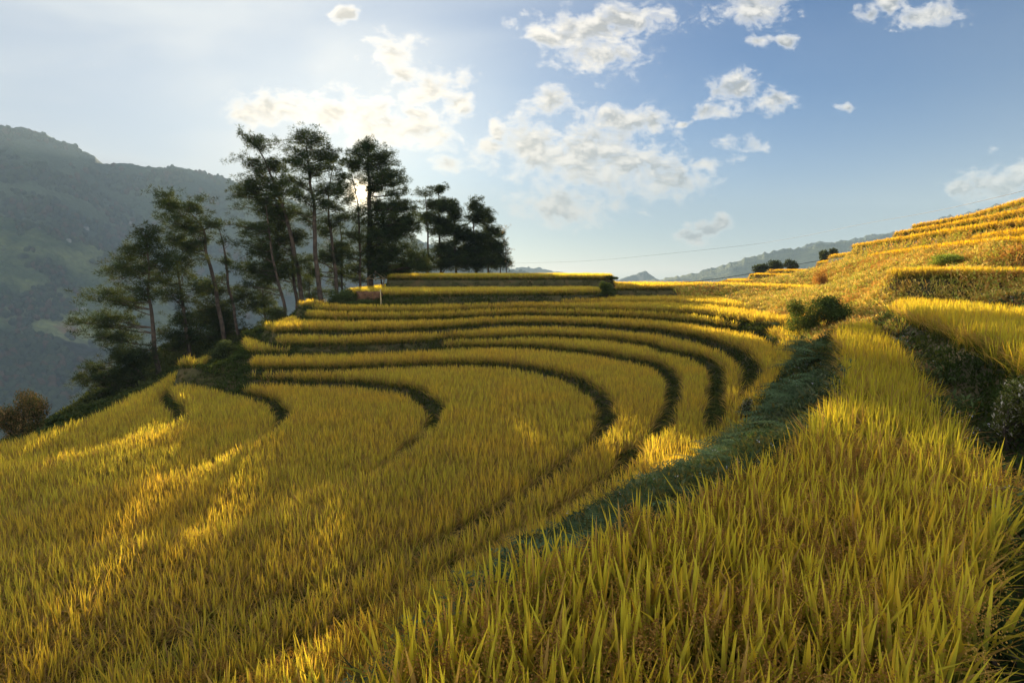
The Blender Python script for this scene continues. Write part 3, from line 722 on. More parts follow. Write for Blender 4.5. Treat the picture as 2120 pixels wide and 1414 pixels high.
shrub('dark low bush against the rim below the sprawling pine', 178, 852, 31, 26, 12, 2200, GR, leaf=.1)
shrub('pale green weed clump at the left end of the curved rows', 470, 728, 37, 34, 26, 6000, [(.06, .08, .035), (.08, .10, .04), (.05, .065, .03)], leaf=.11, lumps=12)
shrub('dark weed clump beside the pale one at the ends of the rows', 505, 745, 33.5, 20, 18, 3000, GR, leaf=.10)
shrub('green bush under the thin pine at the terrace rim', 528, 690, 41, 26, 12, 3000, GR, leaf=.11)
shrub('rounded bush under the young pine on the terrace rim', 562, 655, 46, 34, 18, 4500, [(.04, .055, .02), (.06, .07, .025)], leaf=.12, lumps=12)
shrub('grassy bush at the left end of the second rice tier', 704, 612, 45.2, 26, 15, 4000, [(.05, .075, .03), (.07, .09, .04)], leaf=.13, lumps=12)
shrub('low bush in front of the earth wall by the stick', 745, 628, 45, 40, 7, 3000, [(.04, .06, .025), (.06, .08, .03)], leaf=.1)
shrub('bush closing the right end of the second rice tier', 1258, 598, 50, 18, 14, 3500, GR, leaf=.13)
shrub('small bush on the right end of the topmost rice tier', 1265, 576, 57, 14, 6, 1500, GR, leaf=.13)
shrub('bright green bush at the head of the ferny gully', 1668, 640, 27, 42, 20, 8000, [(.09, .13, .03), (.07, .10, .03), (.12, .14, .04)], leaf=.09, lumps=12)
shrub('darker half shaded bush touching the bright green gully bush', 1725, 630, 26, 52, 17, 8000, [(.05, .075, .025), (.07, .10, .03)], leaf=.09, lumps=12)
shrub('white flowered small shrub on the knob beside the fern bank', 1545, 850, 15.5, 18, 26, 2500, [(.06, .08, .03), (.08, .10, .04), (.35, .35, .33)], leaf=.05)
shrub('sunlit flowering shrub at the right edge of the frame', 2112, 795, 6.8, 52, 32, 5500, [(.10, .13, .035), (.08, .10, .03), (.15, .16, .05), (.12, .12, .04), (.4, .36, .33)], leaf=.045, lumps=12)
shrub('lilac flowered weed clump in the dark bottom right corner', 2085, 1330, 3.1, 60, 60, 2500, [(.03, .05, .02), (.04, .06, .025)], leaf=.035)
shrub('bright green patch of bushes high on the sunlit slope', 1965, 537, 29, 32, 11, 3500, [(.22, .28, .05), (.27, .32, .07)], leaf=.10, lumps=12)
shrub('rust brown dry bush on the sunlit slope', 1700, 562, 48, 20, 10, 2500, [(.45, .24, .07), (.38, .2, .06)], leaf=.13)
for i, (a, b, D, rx, ry, lab) in enumerate([(1578, 554, 108, 18, 6.5, 'dark round tree left in the row behind the hillside tip'), (1604, 549, 108, 18, 10, 'dark round tree right in the row behind the hillside tip'),
                                     (1638, 543, 108, 14, 5, 'dark flat tree in the gap between the two tree clumps'), (1708, 523, 108, 12, 5, 'dark tree behind the upper hillside edge, left one'), (1726, 519, 108, 10, 4, 'dark tree behind the upper hillside edge, right one')]):
    c = at_d(a, b, D)
    shrub(lab, a, b, D, rx, ry, 2200, [(.05, .065, .03), (.07, .085, .035)], name='distant_tree', leaf=.35, lumps=16, cat='tree', group='dark trees behind the hillside')

# ------------------------------------------------------------------ small built things
def bar(p, q, r, name, mat, root, org, n=6):
    g = Geo(); p = np.asarray(p, float); q = np.asarray(q, float)
    tube(g, np.linspace(p, q, 4) + rng.normal(0, r * .12, (4, 3)), np.linspace(r, r * .85, 4), n)
    return g.build(name, mat, root, origin=org)
hc = at_d(782, 586, 57.5); hz = zat(hc[0], hc[1])
root = empty('hut_frame', (hc[0], hc[1], hz), 'bare wooden hut frame with open gable at the foot of the pines', 'hut')
org = np.array([hc[0], hc[1], hz]); k = 57.5 / F
w, dp, eave, ridge = 26 * k / 2 * 1.25, .8, at_d(0, 577, 57.5)[2], at_d(0, 563, 57.5)[2]
for sx in (-1, 1):
    for sy in (-1, 1):
        bar([hc[0] + sx * w, hc[1] + sy * dp, hz - .2], [hc[0] + sx * w, hc[1] + sy * dp, eave + .05], .05, 'post', M_wood, root, org)
for sy in (-1, 1):
    bar([hc[0] - w - .1, hc[1] + sy * dp - .07, eave], [hc[0] + w + .1, hc[1] + sy * dp - .07, eave], .045, 'tie_beam', M_wood, root, org)
    for sx in (-1, 1):
        bar([hc[0] + sx * (w + .15), hc[1] + sy * (dp + .09), eave - .05], [hc[0], hc[1] + sy * (dp + .09), ridge], .045, 'rafter', M_wood, root, org)
    bar([hc[0], hc[1] + sy * dp, eave], [hc[0], hc[1] + sy * dp, ridge - .05], .035, 'king_post', M_wood, root, org)
bar([hc[0], hc[1] - dp - .2, ridge + .06], [hc[0], hc[1] + dp + .2, ridge + .06], .045, 'ridge_pole', M_wood, root, org)
for sx in (-1, 1): bar([hc[0] + sx * w, hc[1] - dp - .15, eave + .1], [hc[0] + sx * w, hc[1] + dp + .15, eave + .1], .04, 'side_beam', M_wood, root, org)
# stick in front of the earth wall
sc_ = at_d(789, 628, 44.6); g = Geo(); top = at_d(787.5, 599, 44.6); z0 = zat(sc_[0], sc_[1])
tube(g, np.linspace([sc_[0], sc_[1], z0 - .2], top, 8), np.linspace(.05, .04, 8) * (1 + .12 * (np.arange(8) % 2)), 7)
o = g.build('bamboo_pole', M_bamboo); tag(o, 'pale upright bamboo stick in front of the brown earth wall', 'stick')
# bare earth wall
M_earth = noise_mat('bare_earth', [(.05, .028, .016), (.09, .045, .025), (.13, .07, .04)], 1.5, .95, .9, 6)
e = [at_d(px, py, 45.4) for px, py in ((734, 606), (760, 604), (786, 604), (786, 628), (734, 628))]
g = Geo(); nu, nv = 30, 14
uu, vv = np.meshgrid(np.linspace(0, 1, nu), np.linspace(0, 1, nv))
xw = e[0][0] + (e[2][0] - e[0][0]) * uu + (fbm(vv * 3, uu * 0, 2) - .5) * .3; zw = e[4][2] - .35 + (e[0][2] - e[4][2] + .4) * vv + (fbm(uu * 6, uu * 0 + 3, 2) - .5) * .15 * vv
yw = 45.6 + .35 * vv + (fbm(uu * 7, vv * 4, 3) - .5) * .45
fr = np.stack([xw, yw, zw], -1).reshape(-1, 3); bk = fr + np.array([0, 1.4, 0])
I, J = np.meshgrid(np.arange(nu - 1), np.arange(nv - 1)); kk = (J * nu + I).ravel(); q = np.stack([kk, kk + 1, kk + 1 + nu, kk + nu], 1)
ntop = (nv - 1) * nu + np.arange(nu - 1); n0 = nu * nv
lft = np.arange(nv - 1) * nu; rgt = lft + nu - 1
g.add(np.concatenate([fr, bk]), [q, np.stack([ntop, ntop + 1, ntop + 1 + n0, ntop + n0], 1), np.stack([lft, lft + nu, lft + nu + n0, lft + n0], 1), np.stack([rgt + n0, rgt + nu + n0, rgt + nu, rgt], 1)], np.array([.15, .08, .04]))
tag(g.build('earth_wall', M_earth), 'bare reddish brown earth wall cut into the bank below the second tier', 'earth wall')
# cables
def cable(name, pts, r, label, cat):
    g = Geo(); P = spline([at_d(x, y, D) for x, y, D in pts], 8); tube(g, P, r, 6)
    tag(g.build(name, M_cable), label, cat)
cable('overhead_cable', [(1040, 546, 240), (1083, 545, 230), (1236, 539, 200), (1500, 513, 150), (1631, 495, 125), (1782, 465, 98), (1933, 438, 78), (2084, 404, 62), (2300, 350, 50)], .023, 'long thin overhead cable crossing the sky to the right hillside', 'cable')
cable('slack_cable', [(1380, 587, 60), (1413, 585, 61), (1480, 578, 64), (1570, 564, 68), (1661, 546, 72), (1700, 540, 72)], .035, 'dark slack cable slanting from the hillside down to the brown rice strip', 'cable')
cable('bent_hose', [(1462, 603, 53), (1472, 595, 53), (1502, 591, 52), (1519, 594, 52), (1530, 604, 52)], .022, 'thin arched hose over the bank at the end of the brown rice strip', 'hose')
cable('bent_hose', [(1540, 592, 56), (1547, 583, 56), (1570, 580, 55), (1584, 586, 55), (1592, 596, 55)], .022, 'thin arched hose on the slope above the brown rice strip', 'hose')

# ------------------------------------------------------------------ valley and mountains
def mtn_mat(name, forest, field, scale, soil=(.16, .09, .05), tex=.5):
    m, nt, out = nmat(name); N = nt.nodes; L = nt.links
    g = N.new('ShaderNodeNewGeometry')
    n1 = N.new('ShaderNodeTexNoise'); n1.inputs['Scale'].default_value = scale; n1.inputs['Detail'].default_value = 7; n1.inputs['Roughness'].default_value = .6
    L.new(g.outputs['Position'], n1.inputs['Vector'])
    r = N.new('ShaderNodeValToRGB'); e = r.color_ramp.elements
    e[0].position = .38; e[0].color = (*forest, 1); e[1].position = .66; e[1].color = (*field, 1)
    x = e.new(.5); x.color = (*[(a * .6 + b * .4) for a, b in zip(forest, field)], 1)
    x = e.new(.74); x.color = (*soil, 1)
    L.new(n1.outputs['Fac'], r.inputs[0])
    n2 = N.new('ShaderNodeTexVoronoi'); n2.inputs['Scale'].default_value = .11
    L.new(g.outputs['Position'], n2.inputs['Vector'])
    mr = N.new('ShaderNodeMapRange'); mr.inputs['From Min'].default_value = 0; mr.inputs['From Max'].default_value = .8; mr.inputs['To Min'].default_value = 1.35; mr.inputs['To Max'].default_value = .55
    L.new(n2.outputs['Distance'], mr.inputs[0])
    mu = N.new('ShaderNodeMix'); mu.data_type = 'RGBA'; mu.blend_type = 'MULTIPLY'; mu.inputs[0].default_value = tex
    L.new(r.outputs[0], mu.inputs[6]); L.new(mr.outputs[0], mu.inputs[7])
    p = N.new('ShaderNodeBsdfPrincipled'); p.inputs['Roughness'].default_value = 1; p.inputs['Specular IOR Level'].default_value = .05
    L.new(mu.outputs[2], p.inputs['Base Color'])
    b = N.new('ShaderNodeBump'); b.inputs['Strength'].default_value = 1; b.inputs['Distance'].default_value = 6; b.invert = True
    L.new(n2.outputs['Distance'], b.inputs['Height']); L.new(b.outputs[0], p.inputs['Normal'])
    L.new(p.outputs[0], out.inputs['Surface']); return m
M_m1 = mtn_mat('mountain_forest', (.02, .042, .026), (.085, .11, .06), .005)
M_m2 = mtn_mat('hill_terraces', (.02, .045, .02), (.16, .18, .07), .009)
M_m3 = mtn_mat('valley_forest', (.012, .02, .011), (.032, .04, .018), .012, tex=.9)
def mountain(name, ridge, R, foot_r, foot_z, amp, label, mat, ncol=700, nrow=120, rough=4., nz=1/260., fr=.9, seed=0, back=1.25):
    px = np.array([p[0] for p in ridge], float); py = np.array([p[1] for p in ridge], float)
    xs = np.linspace(px[0], px[-1], ncol)
    d = np.array([ray(x, y) for x, y in zip(xs, np.interp(xs, px, py))])
    hd = np.hypot(d[:, 0], d[:, 1]); az = np.arctan2(d[:, 0], d[:, 1]); te = d[:, 2] / hd
    Rr = R * (1 + .12 * (fbm(az * 9 + seed, az * 0 + seed, 3) - .5)); zr = te * Rr
    rn = (fbm(az * R / 14., az * 0 + seed, 2) - .5) * rough * 2
    s = np.concatenate([np.linspace(0, 1, nrow), np.linspace(1, back, 14)[1:]])
    SS, AA = np.meshgrid(s, az, indexing='ij')
    ft = foot_r * (1 + .25 * (fbm(az * 6 + 4 + seed, az * 0, 2) - .5))
    r = ft[None] + (Rr - ft)[None] * SS
    prof = np.where(SS <= 1, np.clip(SS, 0, 1) ** fr, 1 - (SS - 1) * 2.2)
    x = np.sin(AA) * r; y = np.cos(AA) * r
    nzv = fbm(x * nz + seed, y * nz, 5) - .5
    rid = (1 - np.abs(2 * fbm(AA * 7 + seed + 2.2 * nzv, SS * 1.3, 3) - 1) ** 1.0) - .6
    env = np.where(SS <= 1, np.sin(np.pi * np.clip(SS, 0, 1)), 0)
    z = foot_z + (zr[None] - foot_z) * prof + rn[None] * np.clip(SS, 0, 1) ** 14 + amp * env * (nzv * 1.4 + rid * .9) + env * (fbm(x / 22., y / 22., 2) - .5) * rough
    n = ncol; I, J = np.meshgrid(np.arange(n - 1), np.arange(len(s) - 1)); k = (J * n + I).ravel()
    o = mesh_np(name, np.stack([x.ravel(), y.ravel(), z.ravel()], 1), [np.stack([k, k + 1, k + 1 + n, k + n], 1)], mat)
    tag(o, label, 'mountain', kind='structure'); return x, y, z
left_ridge = [(-700, 300), (-400, 240), (-200, 232), (-100, 250), (0, 262), (45, 263), (70, 270), (120, 290), (160, 305), (190, 322), (215, 338), (245, 340), (275, 338), (300, 345), (340, 347), (375, 347), (410, 355), (450, 365), (485, 375), (560, 400), (650, 432), (760, 462), (860, 495), (950, 525), (1010, 548), (1070, 560), (1150, 572), (1300, 600)]
mx, my, mz = mountain('mountain', left_ridge, 2200, 1150, -290, 110, 'big hazy forested mountain across the valley at the left', M_m1, 900, 130, 5)
mx2, my2, mz2 = mountain('mountain_spur', [(-500, 380), (-200, 420), (0, 447), (60, 460), (120, 478), (180, 500), (230, 528), (280, 560), (330, 592), (400, 620), (480, 660), (600, 700)], 1500, 860, -290, 40, 'green terraced spur below the big mountain', M_m2, 600, 90, 3, seed=5)
mx3, my3, mz3 = mountain('valley_hill', [(-500, 640), (-200, 665), (0, 690), (60, 698), (120, 700), (180, 715), (240, 740), (300, 760), (400, 780), (520, 800), (700, 830)], 1050, 600, -290, 28, 'dark wooded lower slope in the valley at the left', M_m3, 600, 80, 5, seed=9)
mountain('distant_peak', [(1240, 588), (1270, 581), (1295, 575), (1311, 570), (1325, 565), (1333, 562), (1337, 561), (1341, 564), (1350, 571), (1358, 576), (1375, 584), (1400, 592)], 2900, 2300, -280, 18, 'small pointed hazy peak on the horizon', M_m1, 300, 40, 5, seed=2)
mountain('far_ridge', [(1000, 566), (1050, 560), (1075, 554), (1095, 553), (1105, 556), (1115, 553), (1135, 560), (1180, 567), (1230, 575)], 3400, 2900, -280, 18, 'faint blue ridge on the horizon right of the pines', M_m1, 300, 40, 6, seed=3)
mountain('mountain_range', [(1330, 585), (1360, 578), (1420, 569), (1480, 555), (1520, 542), (1555, 531), (1580, 525), (1610, 519), (1661, 512), (1721, 503), (1782, 498), (1827, 487), (1900, 482), (2000, 464), (2120, 442), (2400, 400), (2700, 420)], 2400, 1500, -280, 80, 'grey green mountain range falling to the left behind the golden hillside', M_m2, 700, 90, 7, seed=11)
mountain('rear_mountain_range', [(1500, 560), (1560, 540), (1640, 520), (1675, 506), (1697, 501), (1715, 502), (1740, 500), (1770, 494), (1797, 487), (1830, 483), (1900, 473), (1950, 447), (1990, 446), (2060, 424), (2120, 420), (2400, 395), (2700, 420)], 2900, 2300, -280, 50, 'pale rear range showing over the grey green mountain range', M_m1, 500, 50, 8, seed=13)
# valley floor out to the horizon, one sheet
rr = np.concatenate([np.linspace(0, 900, 19), np.geomspace(1000, 3900, 18)]); aa = np.linspace(0, 2 * np.pi, 181)[:-1]
RR, AA = np.meshgrid(rr, aa, indexing='ij'); x = RR * np.sin(AA); y = RR * np.cos(AA)
z = np.where(RR < 95, -75, np.where(RR < 700, -75 - (RR - 95) * .45, -345)) + (fbm(x / 300., y / 300., 3) - .5) * np.clip(RR / 20, 0, 60)
# behind and to the right the photographer's own hill carries on
hillm = np.clip((np.sin(AA - .75) - .1) * 2.2, 0, 1) * np.clip(1 - np.abs(RR - 250) / 2600, 0, 1)
z = z + hillm * (np.clip(RR * .16, 0, 330) + 40 - z) * .0
n = len(aa); I, J = np.meshgrid(np.arange(n), np.arange(len(rr) - 1)); I2 = (I + 1) % n
f = np.stack([(J * n + I).ravel(), (J * n + I2).ravel(), ((J + 1) * n + I2).ravel(), ((J + 1) * n + I).ravel()], 1)
tag(mesh_np('valley_ground', np.stack([x.ravel(), y.ravel(), z.ravel()], 1), [f], M_m3), 'wooded valley floor reaching to the horizon', 'valley', kind='structure')
# woods on the far slopes: countless small crowns
def woods(arrs, label):
    ph = (1 + 5 ** .5) / 2
    iv = np.array([[-1, ph, 0], [1, ph, 0], [-1, -ph, 0], [1, -ph, 0], [0, -1, ph], [0, 1, ph], [0, -1, -ph], [0, 1, -ph], [ph, 0, -1], [ph, 0, 1], [-ph, 0, -1], [-ph, 0, 1]]) / 1.9
    it = np.array([[0, 11, 5], [0, 5, 1], [0, 1, 7], [0, 7, 10], [0, 10, 11], [1, 5, 9], [5, 11, 4], [11, 10, 2], [10, 7, 6], [7, 1, 8], [3, 9, 4], [3, 4, 2], [3, 2, 6], [3, 6, 8], [3, 8, 9], [4, 9, 5], [2, 4, 11], [6, 2, 10], [8, 6, 7], [9, 8, 1]])
    r = np.random.default_rng(5); g = Geo()
    for (xx, yy, zz), n, thr, s0, s1 in arrs:
        rows = int(xx.shape[0] * .9)
        i = r.integers(0, rows - 1, n * 4); j = r.integers(0, xx.shape[1] - 1, n * 4); a = r.random(n * 4)
        x = xx[i, j] * (1 - a) + xx[i + 1, j] * a + r.normal(0, 3, n * 4); y = yy[i, j] * (1 - a) + yy[i + 1, j] * a; z = zz[i, j] * (1 - a) + zz[i + 1, j] * a
        k = (fbm(x / 60. + 7, y / 60., 3) > thr) & (x / y < .05) & (x / y > -1.2); x, y, z = x[k][:n], y[k][:n], z[k][:n]; m = len(x)
        sz = r.uniform(s0, s1, m)
        V = iv[None] * sz[:, None, None] * r.uniform(.75, 1.25, (m, 12, 3)) * np.array([1, 1, 1.25]) + np.stack([x, y, z + sz * .6], 1)[:, None]
        c = lerp_col([.03, .05, .03], [.065, .085, .042], r.random(m)); br = r.random(m) < .18; c[br] = np.array([.09, .065, .04])
        g.add(V.reshape(-1, 3), [(np.arange(m)[:, None, None] * 12 + it[None]).reshape(-1, 3)], np.repeat(c, 12, 0))
    tag(g.build('valley_woods', M_weed, smooth=False), label, 'woods', kind='stuff')
woods([((mx3, my3, mz3), 6000, .40, 3, 6.5), ((mx2, my2, mz2), 4500, .52, 2.5, 5.5), ((mx, my, mz), 7000, .48, 4, 8)], 'hazy woods covering the far slopes across the valley')
# farmhouses across the valley
M_wall = noise_mat('limewash', [(.2, .2, .19), (.28, .28, .27)], .5, .9, .1)
M_roof = noise_mat('grey_roof', [(.2, .2, .21), (.3, .3, .31)], .5, .7, .1)
def house(tx, ty, arr, label, w=12, sel=None):
    xx, yy, zz = arr
    d = ray(tx, ty)
    u = xx / yy; v = zz / yy; tu, tv = d[0] / d[1], d[2] / d[1]
    e = (u - tu) ** 2 + (v - tv) ** 2; i = np.argmin(e); x, y, z = xx.flat[i], yy.flat[i], zz.flat[i]
    root = empty('farmhouse', (x, y, z), label, 'house', 'farmhouses across the valley'); root.rotation_euler = (0, 0, random.uniform(-.4, .4))
    a, b, h, r = w / 2, w * .3, w * .3, w * .24
    V = np.array([[sx * a, sy * b, zz_] for zz_ in (-3, h) for sx, sy in ((-1, -1), (1, -1), (1, 1), (-1, 1))] + [[-a, 0, h + r], [a, 0, h + r]])
    mesh_np('wall', V, [np.array([[0, 1, 5, 4], [1, 2, 6, 5], [2, 3, 7, 6], [3, 0, 4, 7]]), np.array([[4, 7, 8], [5, 9, 6]])], M_wall, None, root, False)
    o = .8; t = .25
    R = []
    for zz_ in (0, t): R += [[-a - o, -b - o, h - .55 + zz_], [a + o, -b - o, h - .55 + zz_], [a + o, 0, h + r + .12 + zz_], [-a - o, 0, h + r + .12 + zz_], [a + o, b + o, h - .55 + zz_], [-a - o, b + o, h - .55 + zz_]]
    mesh_np('roof', np.array(R), [np.array([[6, 7, 8, 9], [9, 8, 10, 11], [1, 0, 3, 2], [2, 3, 5, 4], [0, 1, 7, 6], [4, 5, 11, 10], [1, 2, 8, 7], [2, 4, 10, 8], [0, 6, 9, 3], [3, 9, 11, 5]])], M_roof, None, root, False)
house(193, 468, (mx, my, mz), 'pale farmhouse highest on the far mountainside', 12)
house(178, 474, (mx, my, mz), 'grey roofed farmhouse just left of the highest one', 10)
house(270, 462, (mx, my, mz), 'lone farmhouse on the mountainside left of the flag shaped pine', 10)
house(143, 500, (mx2, my2, mz2), 'small farmhouse on the shoulder of the green spur', 8)
house(106, 557, (mx2, my2, mz2), 'small white farmhouse below the shoulder of the green spur', 8)
house(173, 643, (mx2, my2, mz2), 'small farmhouse lowest on the slope beside the pine branches', 7)

# ------------------------------------------------------------------ light, sky, air
sd = ray(748, 402); sd = sd / np.linalg.norm(sd)
el = math.asin(sd[2]); azs = math.atan2(sd[0], sd[1])
print('SUN el', math.degrees(el), 'az', math.degrees(azs))
sl = bpy.data.lights.new('sun', 'SUN'); sl.energy = 5.0; sl.angle = math.radians(.53); sl.color = (1, .84, .6)
so = bpy.data.objects.new('sun', sl); COL.objects.link(so)
so.rotation_euler = Vector(-sd).to_track_quat('-Z', 'Y').to_euler()
w = bpy.data.worlds.new('World'); scene.world = w; w.use_nodes = True
nt = w.node_tree; nt.nodes.clear(); N = nt.nodes; L = nt.links
def math_(op, a, b=None, c=None, clamp=False):
    n = N.new('ShaderNodeMath'); n.operation = op; n.use_clamp = clamp
    for i, v in enumerate((a, b, c)):
        if v is None: continue
        if isinstance(v, (int, float)): n.inputs[i].default_value = v
        else: L.new(v, n.inputs[i])
    return n.outputs[0]
def vmath(op, a, b=None):
    n = N.new('ShaderNodeVectorMath'); n.operation = op
    for i, v in enumerate((a, b)):
        if v is None: continue
        if isinstance(v, (tuple, list)): n.inputs[i].default_value = v
        else: L.new(v, n.inputs[i])
    return n
def mixc(f, a, b, mode='MIX'):
    n = N.new('ShaderNodeMix'); n.data_type = 'RGBA'; n.blend_type = mode
    for i, v in ((0, f), (6, a), (7, b)):
        if isinstance(v, (int, float)): n.inputs[i].default_value = v
        elif isinstance(v, tuple): n.inputs[i].default_value = (*v, 1)
        else: L.new(v, n.inputs[i])
    return n.outputs[2]
def smooth(v, a, b):
    n = N.new('ShaderNodeMapRange'); n.interpolation_type = 'SMOOTHSTEP'; L.new(v, n.inputs[0])
    n.inputs[1].default_value = a; n.inputs[2].default_value = b; return n.outputs[0]
tc = N.new('ShaderNodeTexCoord'); dirv = tc.outputs['Generated']
sky = N.new('ShaderNodeTexSky'); sky.sky_type = 'NISHITA'; sky.sun_disc = False
sky.sun_elevation = el; sky.sun_rotation = azs; sky.air_density = 1.0; sky.dust_density = .6; sky.ozone_density = 2.0; sky.altitude = 1200
SKY_STRENGTH = .021
base = mixc(1.0, sky.outputs[0], (SKY_STRENGTH * .0, SKY_STRENGTH * .40, SKY_STRENGTH * .80), 'MULTIPLY')
sx = N.new('ShaderNodeSeparateXYZ'); L.new(dirv, sx.inputs[0])
ay = math_('MAXIMUM', math_('ABSOLUTE', sx.outputs[1]), .05)
u = math_('DIVIDE', sx.outputs[0], ay); v = math_('DIVIDE', math_('MAXIMUM', sx.outputs[2], 0.0), ay)
cb = N.new('ShaderNodeCombineXYZ'); L.new(u, cb.inputs[0]); L.new(v, cb.inputs[1]); uv = cb.outputs[0]
clouds = [(1180, 318, 175, 64), (1270, 345, 150, 50), (1370, 375, 100, 34), (1110, 300, 70, 44), (1180, 425, 115, 32), (1290, 246, 105, 32), (1350, 245, 50, 26), (1130, 208, 36, 34), (1030, 258, 24, 28), (1010, 300, 40, 20),
          (1470, 340, 40, 14), (1400, 402, 40, 14), (1230, 52, 140, 32), (1230, 112, 90, 36), (1160, 70, 70, 20), (1310, 30, 80, 28), (1560, 14, 70, 36), (1572, 90, 26, 10), (1920, 42, 56, 22), (1850, 8, 34, 20), (1632, 92, 26, 14), (1790, 30, 24, 14),
          (1520, 192, 44, 28), (1602, 220, 46, 18), (1476, 234, 32, 14), (1552, 302, 38, 18), (1490, 448, 24, 18), (1455, 470, 36, 18), (1430, 488, 34, 14), (590, 220, 100, 40), (520, 225, 50, 30), (730, 232, 70, 34), (840, 272, 90, 40), (780, 265, 60, 36), (860, 236, 50, 18),
          (880, 182, 64, 34), (940, 215, 34, 20), (820, 112, 56, 36), (850, 150, 40, 26), (930, 345, 50, 16), (712, 18, 30, 16), (2070, 378, 70, 40), (2110, 345, 30, 24), (2000, 390, 30, 12), (1430, 250, 16, 8), (1760, 222, 20, 8)]
nz = N.new('ShaderNodeTexNoise'); nz.inputs['Scale'].default_value = 20; nz.inputs['Detail'].default_value = 9; nz.inputs['Roughness'].default_value = .68; nz.inputs['Distortion'].default_value = .35
st = vmath('MULTIPLY', uv, (1, 1.5, 1)); L.new(st.outputs[0], nz.inputs['Vector'])
nz2 = N.new('ShaderNodeTexNoise'); nz2.inputs['Scale'].default_value = 60; nz2.inputs['Distortion'].default_value = .8; nz2.inputs['Detail'].default_value = 6
st2 = vmath('MULTIPLY', uv, (1, 1.3, 1)); L.new(st2.outputs[0], nz2.inputs['Vector'])
wn = N.new('ShaderNodeTexNoise'); wn.inputs['Scale'].default_value = 7; wn.inputs['Detail'].default_value = 4; L.new(uv, wn.inputs['Vector'])
wv = vmath('MULTIPLY', vmath('SUBTRACT', wn.outputs['Color'], (.5, .5, .5)).outputs[0], (.13, .07, 0))
uvw = vmath('ADD', uv, wv.outputs[0]).outputs[0]
acc = None
for (a, b, rx, ry) in clouds:
    d = ray(a, b); cu, cv = d[0] / d[1], d[2] / d[1]
    s1 = vmath('SUBTRACT', uvw, (cu, cv, 0)); s2 = vmath('MULTIPLY', s1.outputs[0], (F / (rx * 1.15), F / (ry * 1.2), 0)); ln = vmath('LENGTH', s2.outputs[0]).outputs['Value']
    q = math_('SUBTRACT', 1.0, ln)
    acc = q if acc is None else math_('SMOOTH_MAX', acc, q, .35)
fld = math_('ADD', acc, math_('MULTIPLY', math_('SUBTRACT', nz.outputs['Fac'], .5), 3.2))
fld = math_('ADD', fld, math_('MULTIPLY', math_('SUBTRACT', nz2.outputs['Fac'], .5), .8))
dens = smooth(fld, -.15, .9)
core = smooth(fld, .12, .8)
dotn = vmath('DOT_PRODUCT', dirv, tuple(sd)); dot = dotn.outputs['Value']
dpos = math_('MAXIMUM', dot, 0)
near_sun = math_('POWER', dpos, 6.0)
lit = mixc(near_sun, (.178, .168, .155), (.19, .172, .147)); grey = mixc(near_sun, (.036, .04, .046), (.066, .065, .062))
nz3 = N.new('ShaderNodeTexNoise'); nz3.inputs['Scale'].default_value = 20; nz3.inputs['Detail'].default_value = 6; nz3.inputs['Roughness'].default_value = .55; nz3.inputs['Distortion'].default_value = .35
st4 = vmath('ADD', st.outputs[0], (-.006, .016, 0)); L.new(st4.outputs[0], nz3.inputs['Vector'])
rel = smooth(math_('SUBTRACT', nz3.outputs['Fac'], nz.outputs['Fac']), -.16, .16)
ccol = mixc(math_('MULTIPLY', math_('MULTIPLY', core, math_('ADD', math_('MULTIPLY', rel, .8), .35), clamp=True), .95), lit, grey)
# high thin veil in streaks
nv_ = N.new('ShaderNodeTexNoise'); nv_.inputs['Scale'].default_value = 2.2; nv_.inputs['Detail'].default_value = 5; nv_.inputs['Distortion'].default_value = .6
st3 = vmath('MULTIPLY', uv, (.8, 2.6, 1)); L.new(st3.outputs[0], nv_.inputs['Vector'])
veil = math_('MULTIPLY', smooth(nv_.outputs['Fac'], .35, .75), .35)
lft = smooth(u, .75, -.55)
veil = math_('ADD', veil, math_('MULTIPLY', lft, .6)); veil = math_('MULTIPLY', veil, math_('ADD', math_('MULTIPLY', lft, .85), .15), clamp=True)
skyc = mixc(veil, base, (.107, .113, .117))
hz_ = math_('POWER', math_('SUBTRACT', 1.0, math_('MINIMUM', math_('ABSOLUTE', sx.outputs[2]), 1.0)), 12.0)
skyc = mixc(math_('MULTIPLY', hz_, .8), skyc, mixc(near_sun, (.155, .15, .14), (.28, .24, .185)))
skyc = mixc(math_('MULTIPLY', dens, .93), skyc, ccol)
def addc(a, fac, col): 
    return mixc(1.0, a, mixc(fac, (0, 0, 0), col), 'ADD')
skyc = addc(skyc, math_('POWER', dpos, 14.0), (.05, .043, .03))
skyc = addc(skyc, math_('POWER', dpos, 60.0), (.045, .03, .012))
skyc = addc(skyc, math_('POWER', dpos, 5000.0), (.9, .62, .30))
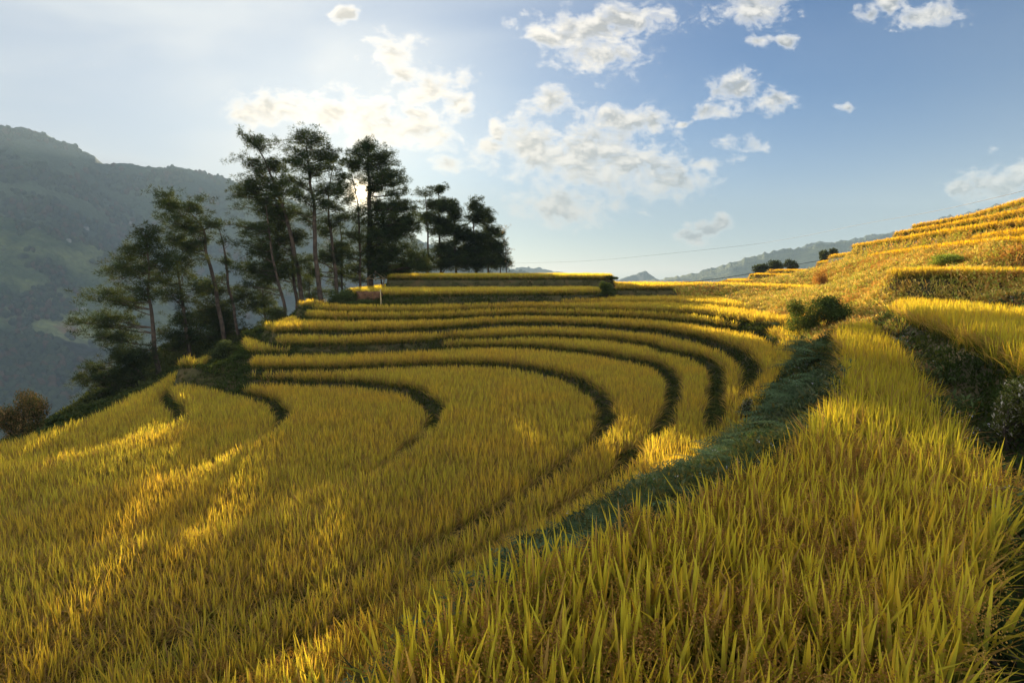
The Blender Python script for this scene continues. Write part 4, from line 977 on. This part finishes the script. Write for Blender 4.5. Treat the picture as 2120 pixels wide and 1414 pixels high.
# bright cloud added out of view, overhead and behind, to fill the shade
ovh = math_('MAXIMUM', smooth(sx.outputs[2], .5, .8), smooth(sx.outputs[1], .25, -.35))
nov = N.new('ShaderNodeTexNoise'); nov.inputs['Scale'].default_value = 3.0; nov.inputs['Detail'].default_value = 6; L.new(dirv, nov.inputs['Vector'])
fill_deck = mixc(smooth(nov.outputs['Fac'], .35, .7), (.055, .066, .088), (.175, .162, .15))
skyc = mixc(math_('MULTIPLY', ovh, .9), skyc, fill_deck)
disc = smooth(dot, math.cos(math.radians(.42)), math.cos(math.radians(.24)))
skyc = addc(skyc, disc, (90, 78, 58))
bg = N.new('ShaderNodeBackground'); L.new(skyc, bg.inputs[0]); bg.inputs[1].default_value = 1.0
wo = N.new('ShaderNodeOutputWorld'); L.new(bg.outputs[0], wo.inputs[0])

# air: one closed box of thin haze
m, ntm, out = nmat('haze_air')
pv = ntm.nodes.new('ShaderNodeVolumePrincipled'); pv.inputs['Color'].default_value = (.66, .86, 1.0, 1); pv.inputs['Density'].default_value = .0003; pv.inputs['Anisotropy'].default_value = -.5
ntm.links.new(pv.outputs[0], out.inputs['Volume'])
bx = np.array([[sx_, sy_, sz_] for sz_ in (-420, 450) for sx_, sy_ in ((-3950, -3950), (3950, -3950), (3950, 3950), (-3950, 3950))], float)
hz = mesh_np('haze', bx, [np.array([[3, 2, 1, 0], [4, 5, 6, 7], [0, 1, 5, 4], [1, 2, 6, 5], [2, 3, 7, 6], [3, 0, 4, 7]])], m, smooth=False)
tag(hz, 'thin bluish haze filling the valley air', 'haze', kind='stuff')

scene.view_settings.view_transform = 'Standard'; scene.view_settings.look = 'None'; scene.view_settings.exposure = 3.08; scene.view_settings.gamma = 1
cy = scene.cycles
cy.max_bounces = 6; cy.diffuse_bounces = 3; cy.glossy_bounces = 2; cy.transmission_bounces = 4; cy.transparent_max_bounces = 8; cy.volume_bounces = 0
cy.use_adaptive_sampling = False
w.cycles.sampling_method = 'MANUAL'; w.cycles.sample_map_resolution = 2048
cy.use_denoising = True
try: cy.denoiser = 'OPENIMAGEDENOISE'
except Exception: pass
cy.sample_clamp_indirect = 6
